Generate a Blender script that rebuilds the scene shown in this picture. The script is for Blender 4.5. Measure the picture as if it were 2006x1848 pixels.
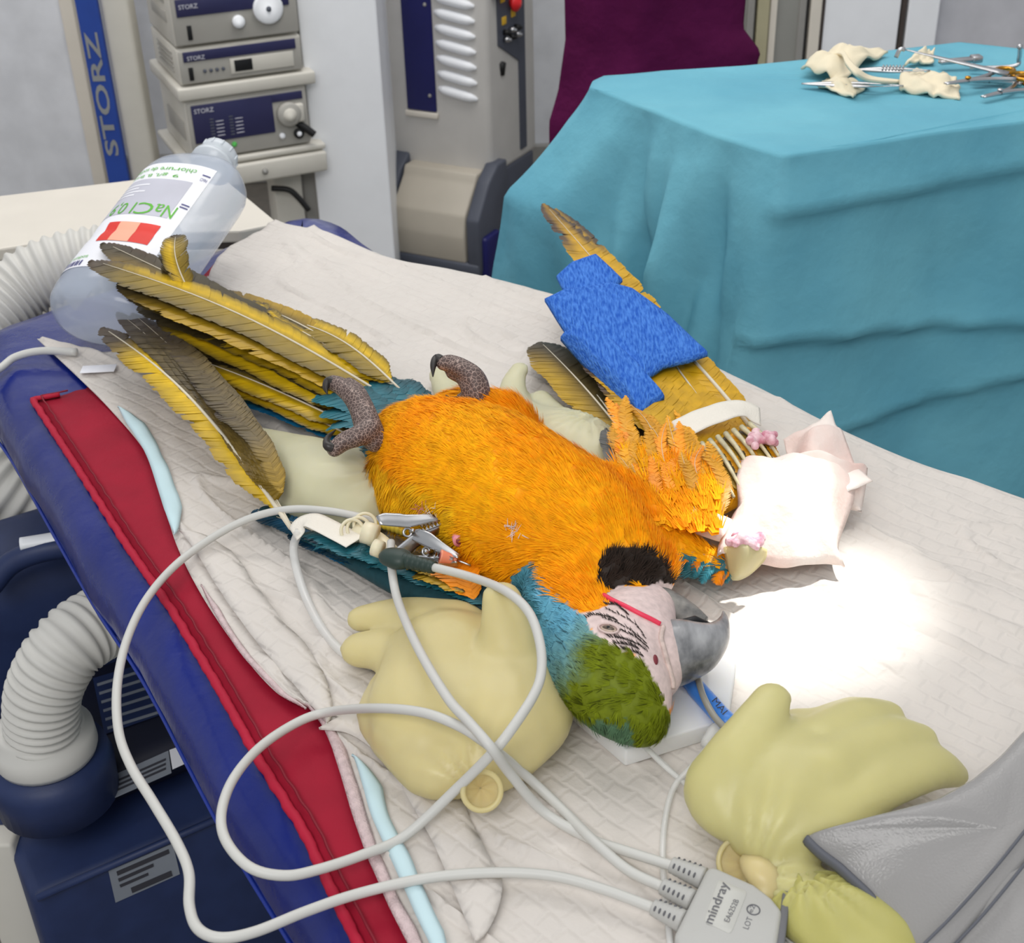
import bpy, bmesh, math, random
import numpy as np
from mathutils import Vector, Matrix, noise
from mathutils.bvhtree import BVHTree
random.seed(7); rng = np.random.default_rng(7)
for o in list(bpy.data.objects): bpy.data.objects.remove(o)
scene = bpy.context.scene
COL = scene.collection

# ------------------------------------------------------------------ camera
F, CX, CY = 2600.0, 1003.0, 924.0
PITCH, ROLL = math.radians(31.3), math.radians(1.66)
CAM = np.array([0, 0, 1.45])
FW = np.array([0, math.cos(PITCH), -math.sin(PITCH)])
R0 = np.array([1.0, 0, 0]); U0 = np.array([0, math.sin(PITCH), math.cos(PITCH)])
RT = math.cos(ROLL)*R0 - math.sin(ROLL)*U0
UP = math.sin(ROLL)*R0 + math.cos(ROLL)*U0
cd = bpy.data.cameras.new('camera'); cam = bpy.data.objects.new('camera', cd); COL.objects.link(cam)
cd.sensor_width = 36.0; cd.sensor_fit = 'HORIZONTAL'; cd.lens = 36.0*F/2006.0
cd.clip_start = 0.05; cd.clip_end = 50
cd.dof.use_dof = True; cd.dof.focus_distance = 1.0; cd.dof.aperture_fstop = 18
M = Matrix.Identity(4)
for i in range(3):
    M[i][0] = RT[i]; M[i][1] = UP[i]; M[i][2] = -FW[i]; M[i][3] = CAM[i]
cam.matrix_world = M
scene.camera = cam

# ------------------------------------------------------------------ light
w = bpy.data.worlds.new('room_light'); scene.world = w; w.use_nodes = True
w.node_tree.nodes['Background'].inputs[0].default_value = (0.93, 0.97, 1.0, 1)
w.node_tree.nodes['Background'].inputs[1].default_value = 0.48
def area(name, loc, target, size, power, color):
    l = bpy.data.lights.new(name, 'AREA'); l.shape = 'RECTANGLE'; l.size, l.size_y = size
    l.energy = power; l.color = color
    o = bpy.data.objects.new(name, l); COL.objects.link(o); o.location = loc
    o.rotation_euler = (Vector(target)-Vector(loc)).to_track_quat('-Z', 'Y').to_euler(); return o
area('ceiling_panel_light', (0.2, 1.5, 2.9), (0.2, 1.3, 0), (1.8, 1.4), 7, (1, 0.98, 0.95))
area('rear_fill_light', (-0.4, 2.6, 2.95), (-0.2, 3.6, 0.7), (2.4, 0.8), 34, (1, 0.97, 0.93))  # added fill, tilted at the background to brighten it, not a known lamp
area('front_ceiling_light', (-0.5, -0.9, 2.8), (0.2, 1.2, 0.9), (1.6, 0.9), 26, (1, 0.98, 0.96))
sl = bpy.data.lights.new('surgical_spot', 'SPOT'); so = bpy.data.objects.new('surgical_spot', sl); COL.objects.link(so)
sl.energy = 130; sl.spot_size = math.radians(7.6); sl.spot_blend = 0.45; sl.shadow_soft_size = 0.035; sl.color = (1, 0.985, 0.94)
so.location = (0.75, 1.25, 2.2)
so.rotation_euler = (Vector((0.205, 0.785, 0.86))-Vector(so.location)).to_track_quat('-Z', 'Y').to_euler()
vs = scene.view_settings
vs.view_transform = 'Standard'; vs.look = 'None'; vs.gamma = 1; vs.exposure = 0.14; vs.use_curve_mapping = False

# ------------------------------------------------------------------ geometry helpers
V3 = lambda *a: np.array(a, float)
def ray(x, y): return FW + RT*(x-CX)/F - UP*(y-CY)/F
def P(x, y, z=0.852):                       # place on the horizontal level z under that sight line
    d = ray(x, y); return CAM + d*((z-CAM[2])/d[2])
def PY(x, y, Y):                            # place on the upright plane at distance Y
    d = ray(x, y); return CAM + d*(Y/d[1])
def proj(q):
    v = np.asarray(q)-CAM; k = v@FW
    return CX+F*(v@RT)/k, CY-F*(v@UP)/k
def nrm(v): v = np.asarray(v, float); return v/(np.linalg.norm(v)+1e-12)
def lin(r, g, b):
    f = lambda c: (c/255/12.92) if c/255 <= 0.04045 else ((c/255+0.055)/1.055)**2.4
    return (f(r), f(g), f(b))

ORG = {}
def thing(name, loc, label, cat, group=None):
    o = bpy.data.objects.new(name, None); COL.objects.link(o); o.location = loc
    o.empty_display_size = 0.02
    ORG[o.name] = np.array(loc, float); o['label'] = label; o['category'] = cat
    if group: o['group'] = group
    return o
def tag(o, label, cat, group=None):
    o['label'] = label; o['category'] = cat
    if group: o['group'] = group
    return o
def mk(name, VF, m, parent=None, smooth=True, col=None, kind=None, loc=None, mats=None, fm=None):
    V, Fc = VF
    V = np.asarray(V, float).reshape(-1, 3)
    if parent is not None: org = ORG[parent.name]
    elif loc is not None: org = np.array(loc, float)
    else:
        org = (V.min(0)+V.max(0))/2; org[2] = V[:, 2].min()
    me = bpy.data.meshes.new(name); me.from_pydata((V-org).tolist(), [], [list(map(int, f)) for f in Fc])
    if smooth: me.polygons.foreach_set('use_smooth', [True]*len(me.polygons))
    me.materials.append(m)
    for x in (mats or []): me.materials.append(x)
    if fm is not None: me.polygons.foreach_set('material_index', list(map(int, fm)))
    if col is not None:
        a = me.color_attributes.new('Col', 'FLOAT_COLOR', 'POINT')
        c = np.ones((len(V), 4), np.float32); c[:, :3] = np.asarray(col); a.data.foreach_set('color', c.ravel())
    me.update()
    o = bpy.data.objects.new(name, me); COL.objects.link(o); ORG[o.name] = org
    if parent is not None: o.parent = parent
    else: o.location = org
    if kind: o['kind'] = kind
    return o
def join(*vfs):
    V, Fc, n = [], [], 0
    for v, f in vfs:
        v = np.asarray(v, float).reshape(-1, 3); V.append(v); Fc += [[i+n for i in q] for q in f]; n += len(v)
    return np.concatenate(V), Fc
def frame(o, x, y, z=None):
    x = nrm(x); z = nrm(np.cross(x, y)) if z is None else nrm(z); y = np.cross(z, x); return (np.array(o, float), x, y, z)
def tf(fr, V):
    V = np.asarray(V, float).reshape(-1, 3); return fr[0]+V[:, :1]*fr[1]+V[:, 1:2]*fr[2]+V[:, 2:3]*fr[3]
WF = (V3(0,0,0), V3(1,0,0), V3(0,1,0), V3(0,0,1))
def box(a, b, fr=WF, bev=0.0):
    a = np.minimum(a, b); b = np.maximum(np.array(a, float), b) if False else np.maximum(*map(np.array, (a, b)))
    return a, b
def rbox(lo, hi, fr=WF, bev=0.002, seg=2):
    bm = bmesh.new(); bmesh.ops.create_cube(bm, size=1.0)
    lo, hi = np.array(lo, float), np.array(hi, float); s = hi-lo; c = (lo+hi)/2
    for v in bm.verts: v.co = Vector(c+np.array(v.co)*s)
    if bev > 0: bmesh.ops.bevel(bm, geom=bm.edges[:], offset=min(bev, s.min()*0.45), segments=seg, affect='EDGES', profile=0.5)
    bm.verts.index_update(); V = [v.co[:] for v in bm.verts]; Fc = [[v.index for v in f.verts] for f in bm.faces]; bm.free()
    return tf(fr, V), Fc
def prism(poly, z0, z1, fr=WF, bev=0.0, seg=2):
    bm = bmesh.new(); vs_ = [bm.verts.new((p[0], p[1], z0)) for p in poly]; f = bm.faces.new(vs_)
    r = bmesh.ops.extrude_face_region(bm, geom=[f])
    bmesh.ops.translate(bm, vec=(0, 0, z1-z0), verts=[g for g in r['geom'] if isinstance(g, bmesh.types.BMVert)])
    bmesh.ops.recalc_face_normals(bm, faces=bm.faces[:])
    if bev: bmesh.ops.bevel(bm, geom=bm.edges[:], offset=bev, segments=seg, affect='EDGES', profile=0.5)
    bmesh.ops.triangulate(bm, faces=[f for f in bm.faces if len(f.verts) > 4])
    bm.verts.index_update(); V = [v.co[:] for v in bm.verts]; Fc = [[v.index for v in f.verts] for f in bm.faces]; bm.free()
    return tf(fr, V), Fc
def cr(pts, k=8):                           # smooth curve through points (any columns)
    p = np.asarray(pts, float); q = np.vstack([2*p[0]-p[1], p, 2*p[-1]-p[-2]]); out = []
    for i in range(1, len(q)-2):
        for j in range(k):
            t = j/k; a, b, c, d = q[i-1], q[i], q[i+1], q[i+2]
            out.append(0.5*((2*b)+(c-a)*t+(2*a-5*b+4*c-d)*t*t+(3*b-a-3*c+d)*t**3))
    out.append(p[-1]); return np.array(out)
def resamp(p, n):
    p = np.asarray(p, float); d = np.r_[0, np.cumsum(np.linalg.norm(np.diff(p[:, :3], axis=0), axis=1))]
    t = np.linspace(0, d[-1], n); return np.stack([np.interp(t, d, p[:, k]) for k in range(p.shape[1])], 1)
def frames(p):
    T = np.gradient(p, axis=0); T /= np.linalg.norm(T, axis=1)[:, None]+1e-12
    n = np.cross(T[0], V3(0, 0, 1));
    if np.linalg.norm(n) < 1e-3: n = np.cross(T[0], V3(1, 0, 0))
    N = [nrm(n)]
    for i in range(1, len(p)):
        v = N[-1]-T[i]*(N[-1]@T[i]); N.append(nrm(v))
    N = np.array(N); return T, N, np.cross(T, N)
def tube(p, r, n=12, flat=1.0, flatdir=None):
    p = np.asarray(p, float)[:, :3]; r = np.broadcast_to(np.asarray(r, float), (len(p),))
    T, N, B = frames(p); a = np.linspace(0, 2*math.pi, n, endpoint=False)
    off = (np.cos(a)[None, :, None]*N[:, None]+np.sin(a)[None, :, None]*B[:, None])*r[:, None, None]
    if flat != 1.0:
        u = V3(0, 0, 1) if flatdir is None else nrm(flatdir); off = off-(1-flat)*(off@u)[..., None]*u
    V = (p[:, None]+off).reshape(-1, 3); Fc = []
    for i in range(len(p)-1):
        for j in range(n): Fc.append([i*n+j, i*n+(j+1) % n, (i+1)*n+(j+1) % n, (i+1)*n+j])
    Fc += [list(range(n))[::-1], [(len(p)-1)*n+j for j in range(n)]]
    return V, Fc
def lathe(prof, fr=WF, n=32, sx=1.0, sy=1.0, pw=2.0):   # prof: (radius, z); pw>2 makes it squarer
    a = np.linspace(0, 2*math.pi, n, endpoint=False); c, s = np.cos(a), np.sin(a)
    c = np.sign(c)*abs(c)**(2/pw); s = np.sign(s)*abs(s)**(2/pw); V = []
    for r, z in prof: V += [(r*sx*c[j], r*sy*s[j], z) for j in range(n)]
    Fc = []
    for i in range(len(prof)-1):
        for j in range(n): Fc.append([i*n+j, i*n+(j+1) % n, (i+1)*n+(j+1) % n, (i+1)*n+j])
    Fc += [list(range(n))[::-1], [(len(prof)-1)*n+j for j in range(n)]]
    return tf(fr, V), Fc
def ball(c, r, u=14, v=10, fr=None):
    r = np.broadcast_to(np.asarray(r, float), (3,)); fr = fr or WF; V = []; Fc = []
    for i in range(v+1):
        th = math.pi*i/v
        for j in range(u): V.append((math.sin(th)*math.cos(2*math.pi*j/u)*r[0], math.sin(th)*math.sin(2*math.pi*j/u)*r[1], math.cos(th)*r[2]))
    for i in range(v):
        for j in range(u): Fc.append([i*u+j, (i+1)*u+j, (i+1)*u+(j+1) % u, i*u+(j+1) % u])
    return tf((np.array(c, float), fr[1], fr[2], fr[3]), V), Fc
def torus(fr, R, r, n=32, m=10):
    V, Fc = [], []
    for i in range(n):
        a = 2*math.pi*i/n
        for j in range(m):
            b = 2*math.pi*j/m; V.append(((R+r*math.cos(b))*math.cos(a), (R+r*math.cos(b))*math.sin(a), r*math.sin(b)))
            Fc.append([i*m+j, ((i+1) % n)*m+j, ((i+1) % n)*m+(j+1) % m, i*m+(j+1) % m])
    return tf(fr, V), Fc
def grid(Pts):                               # (n, m, 3) -> mesh
    n, m = Pts.shape[:2]; Fc = [[i*m+j, i*m+j+1, (i+1)*m+j+1, (i+1)*m+j] for i in range(n-1) for j in range(m-1)]
    return Pts.reshape(-1, 3), Fc
def sheet(Pts, th, nv=None):                 # a grid given a real thickness
    n, m = Pts.shape[:2]
    du = np.gradient(Pts, axis=0); dv = np.gradient(Pts, axis=1); N = np.cross(du, dv); N /= np.linalg.norm(N, axis=2)[..., None]+1e-12
    if nv is not None and (N.reshape(-1, 3)@np.asarray(nv)).mean() < 0: N = -N
    A = Pts.reshape(-1, 3); B = (Pts-N*th).reshape(-1, 3); k = n*m; Fc = []
    for i in range(n-1):
        for j in range(m-1):
            q = [i*m+j, i*m+j+1, (i+1)*m+j+1, (i+1)*m+j]; Fc.append(q); Fc.append([x+k for x in q[::-1]])
    rim = [j for j in range(m)]+[i*m+m-1 for i in range(1, n)]+[(n-1)*m+j for j in range(m-2, -1, -1)]+[i*m for i in range(n-2, 0, -1)]
    for a, b in zip(rim, rim[1:]+rim[:1]): Fc.append([a, a+k, b+k, b])
    return np.concatenate([A, B]), Fc
def nz(p, s, seed=0.0): return noise.noise(Vector((p[0]*s+seed, p[1]*s-seed, p[2]*s+seed*0.37)))
def blobmesh(sph, voxel=0.003, it=6, fac=0.5):
    vf = join(*[ball(c, r) for c, r in sph]); me = bpy.data.meshes.new('tmp'); me.from_pydata(vf[0].tolist(), [], vf[1])
    o = bpy.data.objects.new('tmp', me); COL.objects.link(o)
    m = o.modifiers.new('r', 'REMESH'); m.mode = 'VOXEL'; m.voxel_size = voxel
    s = o.modifiers.new('s', 'SMOOTH'); s.iterations = it; s.factor = fac
    bpy.context.view_layer.update()
    e = bpy.data.meshes.new_from_object(o.evaluated_get(bpy.context.evaluated_depsgraph_get()))
    V = np.empty(len(e.vertices)*3); e.vertices.foreach_get('co', V); Fc = [list(p.vertices) for p in e.polygons]
    bpy.data.objects.remove(o); bpy.data.meshes.remove(me); bpy.data.meshes.remove(e)
    return V.reshape(-1, 3), Fc
def chain(pts, flat=1.0, k=6, base=None):    # pts: (px, py, z, r); balls along the chain; base = level the flattened ball rests on
    q = cr(pts, k) if len(pts) > 1 else np.array(pts, float); out = []
    for x, y, z, r in q: out.append((P(x, y, z), (r, r, r*flat)))
    return out
def solid(outline, th, rings=7, dome=0.5, zf=None, n=72, edge=0.35):   # pillow-like slab over a world outline (n,3)
    o = resamp(np.vstack([outline, outline[:1]]), n+1)[:-1]; c = o.mean(0); V = []; Fc = []
    prof = [(1-(i/rings)**1.4*0.98, (math.sin(min(1, i/rings*1.5)*math.pi/2))) for i in range(rings+1)]
    for s, h in prof:
        q = c+(o-c)*s; q[:, 2] = c[2]*(1-s)*0+q[:, 2]+th*(edge+(1-edge)*h)
        if zf is not None: q[:, 2] += np.array([zf(a) for a in q])
        V.append(q)
    k = len(V)
    for i in range(k-1):
        for j in range(n): Fc.append([i*n+j, i*n+(j+1) % n, (i+1)*n+(j+1) % n, (i+1)*n+j])
    Fc.append([(k-1)*n+j for j in range(n)])
    low = [c+(o-c)*s for s in (1.0, 0.5, 0.05)]; b = k*n
    if zf is not None:
        for q in low: q[:, 2] += np.array([zf(a) for a in q])
    V += low
    for j in range(n): Fc.append([j, b+j, b+(j+1) % n, (j+1) % n])
    for i in range(2):
        for j in range(n): Fc.append([b+i*n+(j+1) % n, b+i*n+j, b+(i+1)*n+j, b+(i+1)*n+(j+1) % n])
    Fc.append([b+2*n+j for j in range(n)][::-1])
    return np.concatenate(V), Fc
def text(name, s, a, b, up, m, parent, depth=0.0004, fit=True, height=None, mapf=None, lift=0.0002, bold=0.0):
    cu = bpy.data.curves.new('t', 'FONT'); cu.body = s; cu.extrude = 0.0; cu.resolution_u = 3; cu.offset = bold
    o = bpy.data.objects.new('t', cu); COL.objects.link(o); bpy.context.view_layer.update()
    e = bpy.data.meshes.new_from_object(o.evaluated_get(bpy.context.evaluated_depsgraph_get()))
    V = np.empty(len(e.vertices)*3); e.vertices.foreach_get('co', V); V = V.reshape(-1, 3); Fc = [list(p.vertices) for p in e.polygons]
    bpy.data.objects.remove(o); bpy.data.curves.remove(cu); bpy.data.meshes.remove(e)
    w_ = V[:, 0].max()-V[:, 0].min(); x0 = V[:, 0].min(); h_ = V[:, 1].max()-min(0, V[:, 1].min())
    if mapf is None:
        a, b, up = map(np.asarray, (a, b, up)); L = np.linalg.norm(b-a); sc = L/w_; sy = sc if height is None else height/h_
        x = nrm(b-a); z = nrm(up); y = np.cross(z, x)
        W = a+((V[:, :1]-x0)*sc)*x+(V[:, 1:2]*sy)*y+z*lift
    else:
        W = np.array([mapf((v[0]-x0)/w_, v[1]/h_) for v in V])
    return mk(name, (W, Fc), m, parent, smooth=False)
# ------------------------------------------------------------------ materials
def mat(name, c, rough=0.5, metal=0.0, var=0.06, vs=12.0, bump=0.0, bs=60.0, sss=0.0, trans=0.0, coat=0.0, sheen=0.0,
        attr=False, c2=None, spec=0.5, tex='noise', aniso=None, ior=1.45, alpha=1.0, bd=0.002, sssr=(1, 0.6, 0.3)):
    m = bpy.data.materials.new(name); m.use_nodes = True; nt = m.node_tree; b = nt.nodes['Principled BSDF']; L = nt.links.new
    tc = nt.nodes.new('ShaderNodeTexCoord'); mp = nt.nodes.new('ShaderNodeMapping'); L(tc.outputs['Object'], mp.inputs[0])
    if aniso: mp.inputs['Scale'].default_value = aniso
    n = nt.nodes.new('ShaderNodeTexNoise'); n.inputs['Scale'].default_value = vs; n.inputs['Detail'].default_value = 4; L(mp.outputs[0], n.inputs[0])
    mx = nt.nodes.new('ShaderNodeMix'); mx.data_type = 'RGBA'; L(n.outputs[0], mx.inputs[0])
    if attr:
        at = nt.nodes.new('ShaderNodeAttribute'); at.attribute_name = 'Col'; mx.blend_type = 'MULTIPLY'
        mr = nt.nodes.new('ShaderNodeMapRange'); mr.inputs[1].default_value = 0.3; mr.inputs[2].default_value = 0.7
        mr.inputs[3].default_value = 1-var; mr.inputs[4].default_value = 1+var; L(n.outputs[0], mr.inputs[0])
        mx.inputs[0].default_value = 1.0
        for l in list(mx.inputs[0].links): nt.links.remove(l)
        L(at.outputs['Color'], mx.inputs[6]); L(mr.outputs[0], mx.inputs[7])
    else:
        mr = nt.nodes.new('ShaderNodeMapRange'); mr.inputs[1].default_value = 0.35; mr.inputs[2].default_value = 0.65; L(n.outputs[0], mr.inputs[0])
        L(mr.outputs[0], mx.inputs[0]); a = np.array(c)
        lo = a*(1-var); hi = np.minimum(1, a*(1+var)) if c2 is None else np.array(c2)
        mx.inputs[6].default_value = (*lo, 1); mx.inputs[7].default_value = (*hi, 1)
    L(mx.outputs[2], b.inputs['Base Color'])
    b.inputs['Roughness'].default_value = rough; b.inputs['Metallic'].default_value = metal
    b.inputs['Specular IOR Level'].default_value = spec; b.inputs['IOR'].default_value = ior
    b.inputs['Subsurface Weight'].default_value = sss; b.inputs['Subsurface Scale'].default_value = 0.01; b.inputs['Subsurface Radius'].default_value = sssr
    b.inputs['Transmission Weight'].default_value = trans; b.inputs['Coat Weight'].default_value = coat; b.inputs['Coat Roughness'].default_value = 0.2
    b.inputs['Sheen Weight'].default_value = sheen; b.inputs['Alpha'].default_value = alpha
    if bump:
        if tex == 'voronoi':
            t = nt.nodes.new('ShaderNodeTexVoronoi'); t.inputs['Scale'].default_value = bs; t.feature = 'DISTANCE_TO_EDGE'
        elif tex == 'wave':
            t = nt.nodes.new('ShaderNodeTexWave'); t.inputs['Scale'].default_value = bs; t.inputs['Distortion'].default_value = 4; t.inputs['Detail'].default_value = 3
        else:
            t = nt.nodes.new('ShaderNodeTexNoise'); t.inputs['Scale'].default_value = bs; t.inputs['Detail'].default_value = 5
        L(mp.outputs[0], t.inputs[0]); bp = nt.nodes.new('ShaderNodeBump'); bp.inputs['Strength'].default_value = bump; bp.inputs['Distance'].default_value = bd
        L(t.outputs[0], bp.inputs['Height']); L(bp.outputs[0], b.inputs['Normal'])
    return m
m_wall = mat('wall_paint', lin(222, 224, 229), 0.7, bump=0.05, bs=200)
m_floor = mat('floor_vinyl', lin(112, 106, 98), 0.45, var=0.12, vs=30)
m_white = mat('white_lacquer', lin(246, 248, 252), 0.4, var=0.02)
m_greyframe = mat('grey_frame', lin(150, 148, 144), 0.4, var=0.05)
m_darkgap = mat('dark_gap', lin(70, 62, 58), 0.7)
m_beige = mat('beige_lacquer', lin(222, 215, 203), 0.45, var=0.02)
m_tower = mat('tower_grey', lin(205, 202, 198), 0.5, var=0.03)
m_towerbeige = mat('tower_beige', lin(188, 180, 166), 0.5, var=0.03)
m_navy = mat('navy_plastic', lin(24, 26, 92), 0.4, var=0.06)
m_darkgrey = mat('dark_grey_plastic', lin(78, 82, 94), 0.5)
m_black = mat('black_rubber', lin(22, 22, 24), 0.5)
m_devgrey = mat('device_grey', lin(176, 173, 166), 0.5, var=0.03)
m_devlight = mat('device_light', lin(214, 210, 200), 0.5, var=0.03)
m_devnavy = mat('device_navy', lin(50, 50, 88), 0.4)
m_storz = mat('sign_blue', lin(38, 72, 158), 0.5, var=0.06)
m_gold = mat('lettering_gold', lin(148, 150, 150), 0.5)
m_letter = mat('lettering_white', lin(205, 205, 215), 0.5)
m_red = mat('signal_red', lin(225, 40, 45), 0.35)
m_yel = mat('label_yellow', lin(225, 180, 50), 0.5)
m_green = mat('lamp_green', lin(90, 190, 90), 0.4)
m_steel = mat('steel', lin(190, 190, 192), 0.28, 1.0, var=0.08)
m_goldmetal = mat('gold_metal', lin(205, 150, 60), 0.3, 1.0)
m_purple = mat('purple_cloth', lin(88, 22, 66), 0.85, var=0.14, vs=6, spec=0.1, bump=0.5, bs=9, bd=0.03)
m_glass = mat('cabinet_glass', lin(150, 150, 145), 0.15, var=0.1, vs=3)
m_teal = mat('teal_drape', lin(98, 170, 192), 0.72, var=0.05, vs=5, bump=0.4, bs=16, bd=0.012, spec=0.45, c2=lin(112, 182, 200))
m_gauze = mat('cream_gauze', lin(236, 224, 196), 0.9, var=0.05, bump=0.3, bs=900)
m_vinyl = mat('navy_vinyl', lin(12, 32, 116), 0.24, var=0.12, vs=8, bump=0.5, bs=22, bd=0.006, coat=0.15)
m_redmat = mat('red_fabric', lin(156, 20, 46), 0.6, var=0.08, vs=20, bump=0.35, bs=38, bd=0.005, spec=0.2)
m_redhem = mat('red_hem', lin(176, 28, 56), 0.6, var=0.08, bump=0.3, bs=90, spec=0.25)
m_backing = mat('pad_backing_blue', lin(200, 226, 232), 0.6, var=0.04, bump=0.2, bs=50)
m_padedge = mat('pad_edge_film', lin(212, 190, 190), 0.6, var=0.1, vs=200, bump=0.4, bs=500, tex='voronoi')
m_hose = mat('white_hose', lin(212, 210, 204), 0.55, var=0.03)
m_machine = mat('machine_blue', lin(38, 52, 92), 0.5, var=0.1, vs=30, bump=0.05, bs=300)
m_machdark = mat('machine_dark', lin(18, 22, 42), 0.55)
m_label = mat('grey_label', lin(140, 146, 156), 0.6, var=0.05)
m_labeldk = mat('label_print', lin(62, 62, 70), 0.6)
m_cable = mat('cable_grey', lin(206, 205, 200), 0.42, var=0.02)
m_box = mat('connector_grey', lin(188, 187, 183), 0.55, var=0.03, bump=0.1, bs=900)
m_boxdk = mat('connector_slot', lin(108, 108, 112), 0.6)
m_boxlt = mat('connector_plate', lin(200, 199, 193), 0.5)
m_pouch = mat('grey_vinyl', lin(152, 150, 149), 0.27, var=0.03, bump=0.25, bs=450, tex='voronoi', bd=0.0008)
m_pouchdk = mat('grey_binding', lin(96, 98, 106), 0.6)
m_bandage = mat('blue_bandage', lin(46, 100, 202), 0.9, var=0.1, vs=520, c2=lin(84, 140, 228), bump=1.0, bs=520, bd=0.0022, aniso=(1, 0.14, 1), spec=0.1)
for n_ in m_bandage.node_tree.nodes:
    if n_.type == 'MAPPING': n_.inputs['Rotation'].default_value = (0, 0, -0.27)
m_tape = mat('white_tape', lin(240, 234, 222), 0.8, var=0.03, bump=0.3, bs=600)
m_swab = mat('white_swab', lin(238, 206, 196), 0.9, var=0.02, vs=16, c2=lin(244, 234, 226), bump=0.5, bs=160, bd=0.002)
m_swabpink = mat('pink_swab', lin(232, 150, 170), 0.9, var=0.25, vs=120, c2=lin(245, 215, 220), bump=0.5, bs=300)
m_yellowplug = mat('yellow_plug', lin(228, 200, 70), 0.5)
m_greenplug = mat('dark_green_plug', lin(46, 62, 56), 0.45)
m_ivory = mat('ivory_plastic', lin(236, 226, 196), 0.4, sss=0.15)
m_pinkhub = mat('pink_hub', lin(246, 150, 160), 0.35, sss=0.2)
m_orangehub = mat('orange_hub', lin(250, 150, 120), 0.35, sss=0.2)
m_redhub = mat('red_hub', lin(238, 50, 90), 0.35, sss=0.2)
m_foam = mat('white_foam', lin(232, 232, 232), 0.6, var=0.02, sss=0.1)
m_bluetube = mat('blue_tube', lin(70, 135, 222), 0.3, sss=0.1)
m_probe = mat('grey_probe', lin(150, 148, 140), 0.35)
m_clear = mat('clear_plastic', lin(240, 240, 238), 0.12, var=0.0, alpha=0.5)
m_bottle = mat('bottle_plastic', lin(214, 224, 240), 0.14, var=0.02, alpha=0.46, coat=0.6)
m_cap = mat('bottle_neck', lin(232, 238, 244), 0.25, var=0.02, alpha=0.75, coat=0.3)
m_paper = mat('label_paper', lin(244, 244, 250), 0.5, var=0.01)
m_printgrey = mat('print_grey', lin(196, 196, 208), 0.5)
m_printgreen = mat('print_green', lin(90, 180, 40), 0.5)
m_printred = mat('print_red', lin(226, 48, 36), 0.5)
m_printpale = mat('print_salmon', lin(250, 180, 150), 0.5)
m_printnavy = mat('print_navy', lin(70, 70, 130), 0.5)
def latex(name, c): return mat(name, c, 0.36, var=0.03, vs=25, sss=0.5, alpha=0.9, bump=0.18, bs=26, bd=0.004, sssr=(1, 0.85, 0.5))
m_latex = latex('latex_yellow', lin(220, 206, 150)); m_latex2 = latex('latex_pale', lin(214, 210, 176)); m_latex3 = latex('latex_lemon', lin(212, 204, 142))
m_cuff = latex('latex_cuff', lin(222, 204, 150))
m_bird = mat('plumage', (1, 1, 1), 0.7, attr=True, var=0.12, vs=140, spec=0.12)
m_birdskin = mat('bird_skin', (1, 1, 1), 0.55, attr=True, var=0.12, vs=220, bump=0.2, bs=350, bd=0.001, spec=0.25)
m_feather = mat('flight_feather', (1, 1, 1), 0.42, attr=True, var=0.14, vs=60, spec=0.4)
m_shaft = mat('feather_shaft', lin(222, 212, 190), 0.4)
m_beak = mat('beak_horn', lin(96, 98, 102), 0.26, var=0.3, vs=55, bump=0.45, bs=120, bd=0.001, c2=lin(178, 178, 180), coat=0.3, aniso=(1.0, .35, 1.0))
m_lowbeak = mat('lower_beak', lin(96, 96, 96), 0.5, var=0.3, vs=70, bump=0.3, bs=140, c2=lin(150, 146, 140))
m_claw = mat('claw_horn', lin(48, 44, 42), 0.35, var=0.2)
def scaly():
    m = mat('scaly_foot', lin(92, 78, 74), 0.5); nt = m.node_tree; b = nt.nodes['Principled BSDF']; L = nt.links.new
    tc = nt.nodes.new('ShaderNodeTexCoord'); v = nt.nodes.new('ShaderNodeTexVoronoi'); v.feature = 'DISTANCE_TO_EDGE'; v.inputs['Scale'].default_value = 330
    L(tc.outputs['Object'], v.inputs[0]); r = nt.nodes.new('ShaderNodeValToRGB'); L(v.outputs[0], r.inputs[0])
    r.color_ramp.elements[0].position = 0.012; r.color_ramp.elements[0].color = (*lin(178, 156, 146), 1)
    r.color_ramp.elements[1].position = 0.075; r.color_ramp.elements[1].color = (*lin(92, 76, 72), 1)
    L(r.outputs[0], b.inputs['Base Color']); bp = nt.nodes.new('ShaderNodeBump'); bp.inputs['Strength'].default_value = 0.6; bp.inputs['Distance'].default_value = 0.0008
    L(v.outputs[0], bp.inputs['Height']); L(bp.outputs[0], b.inputs['Normal']); return m
m_scaly = scaly()
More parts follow.
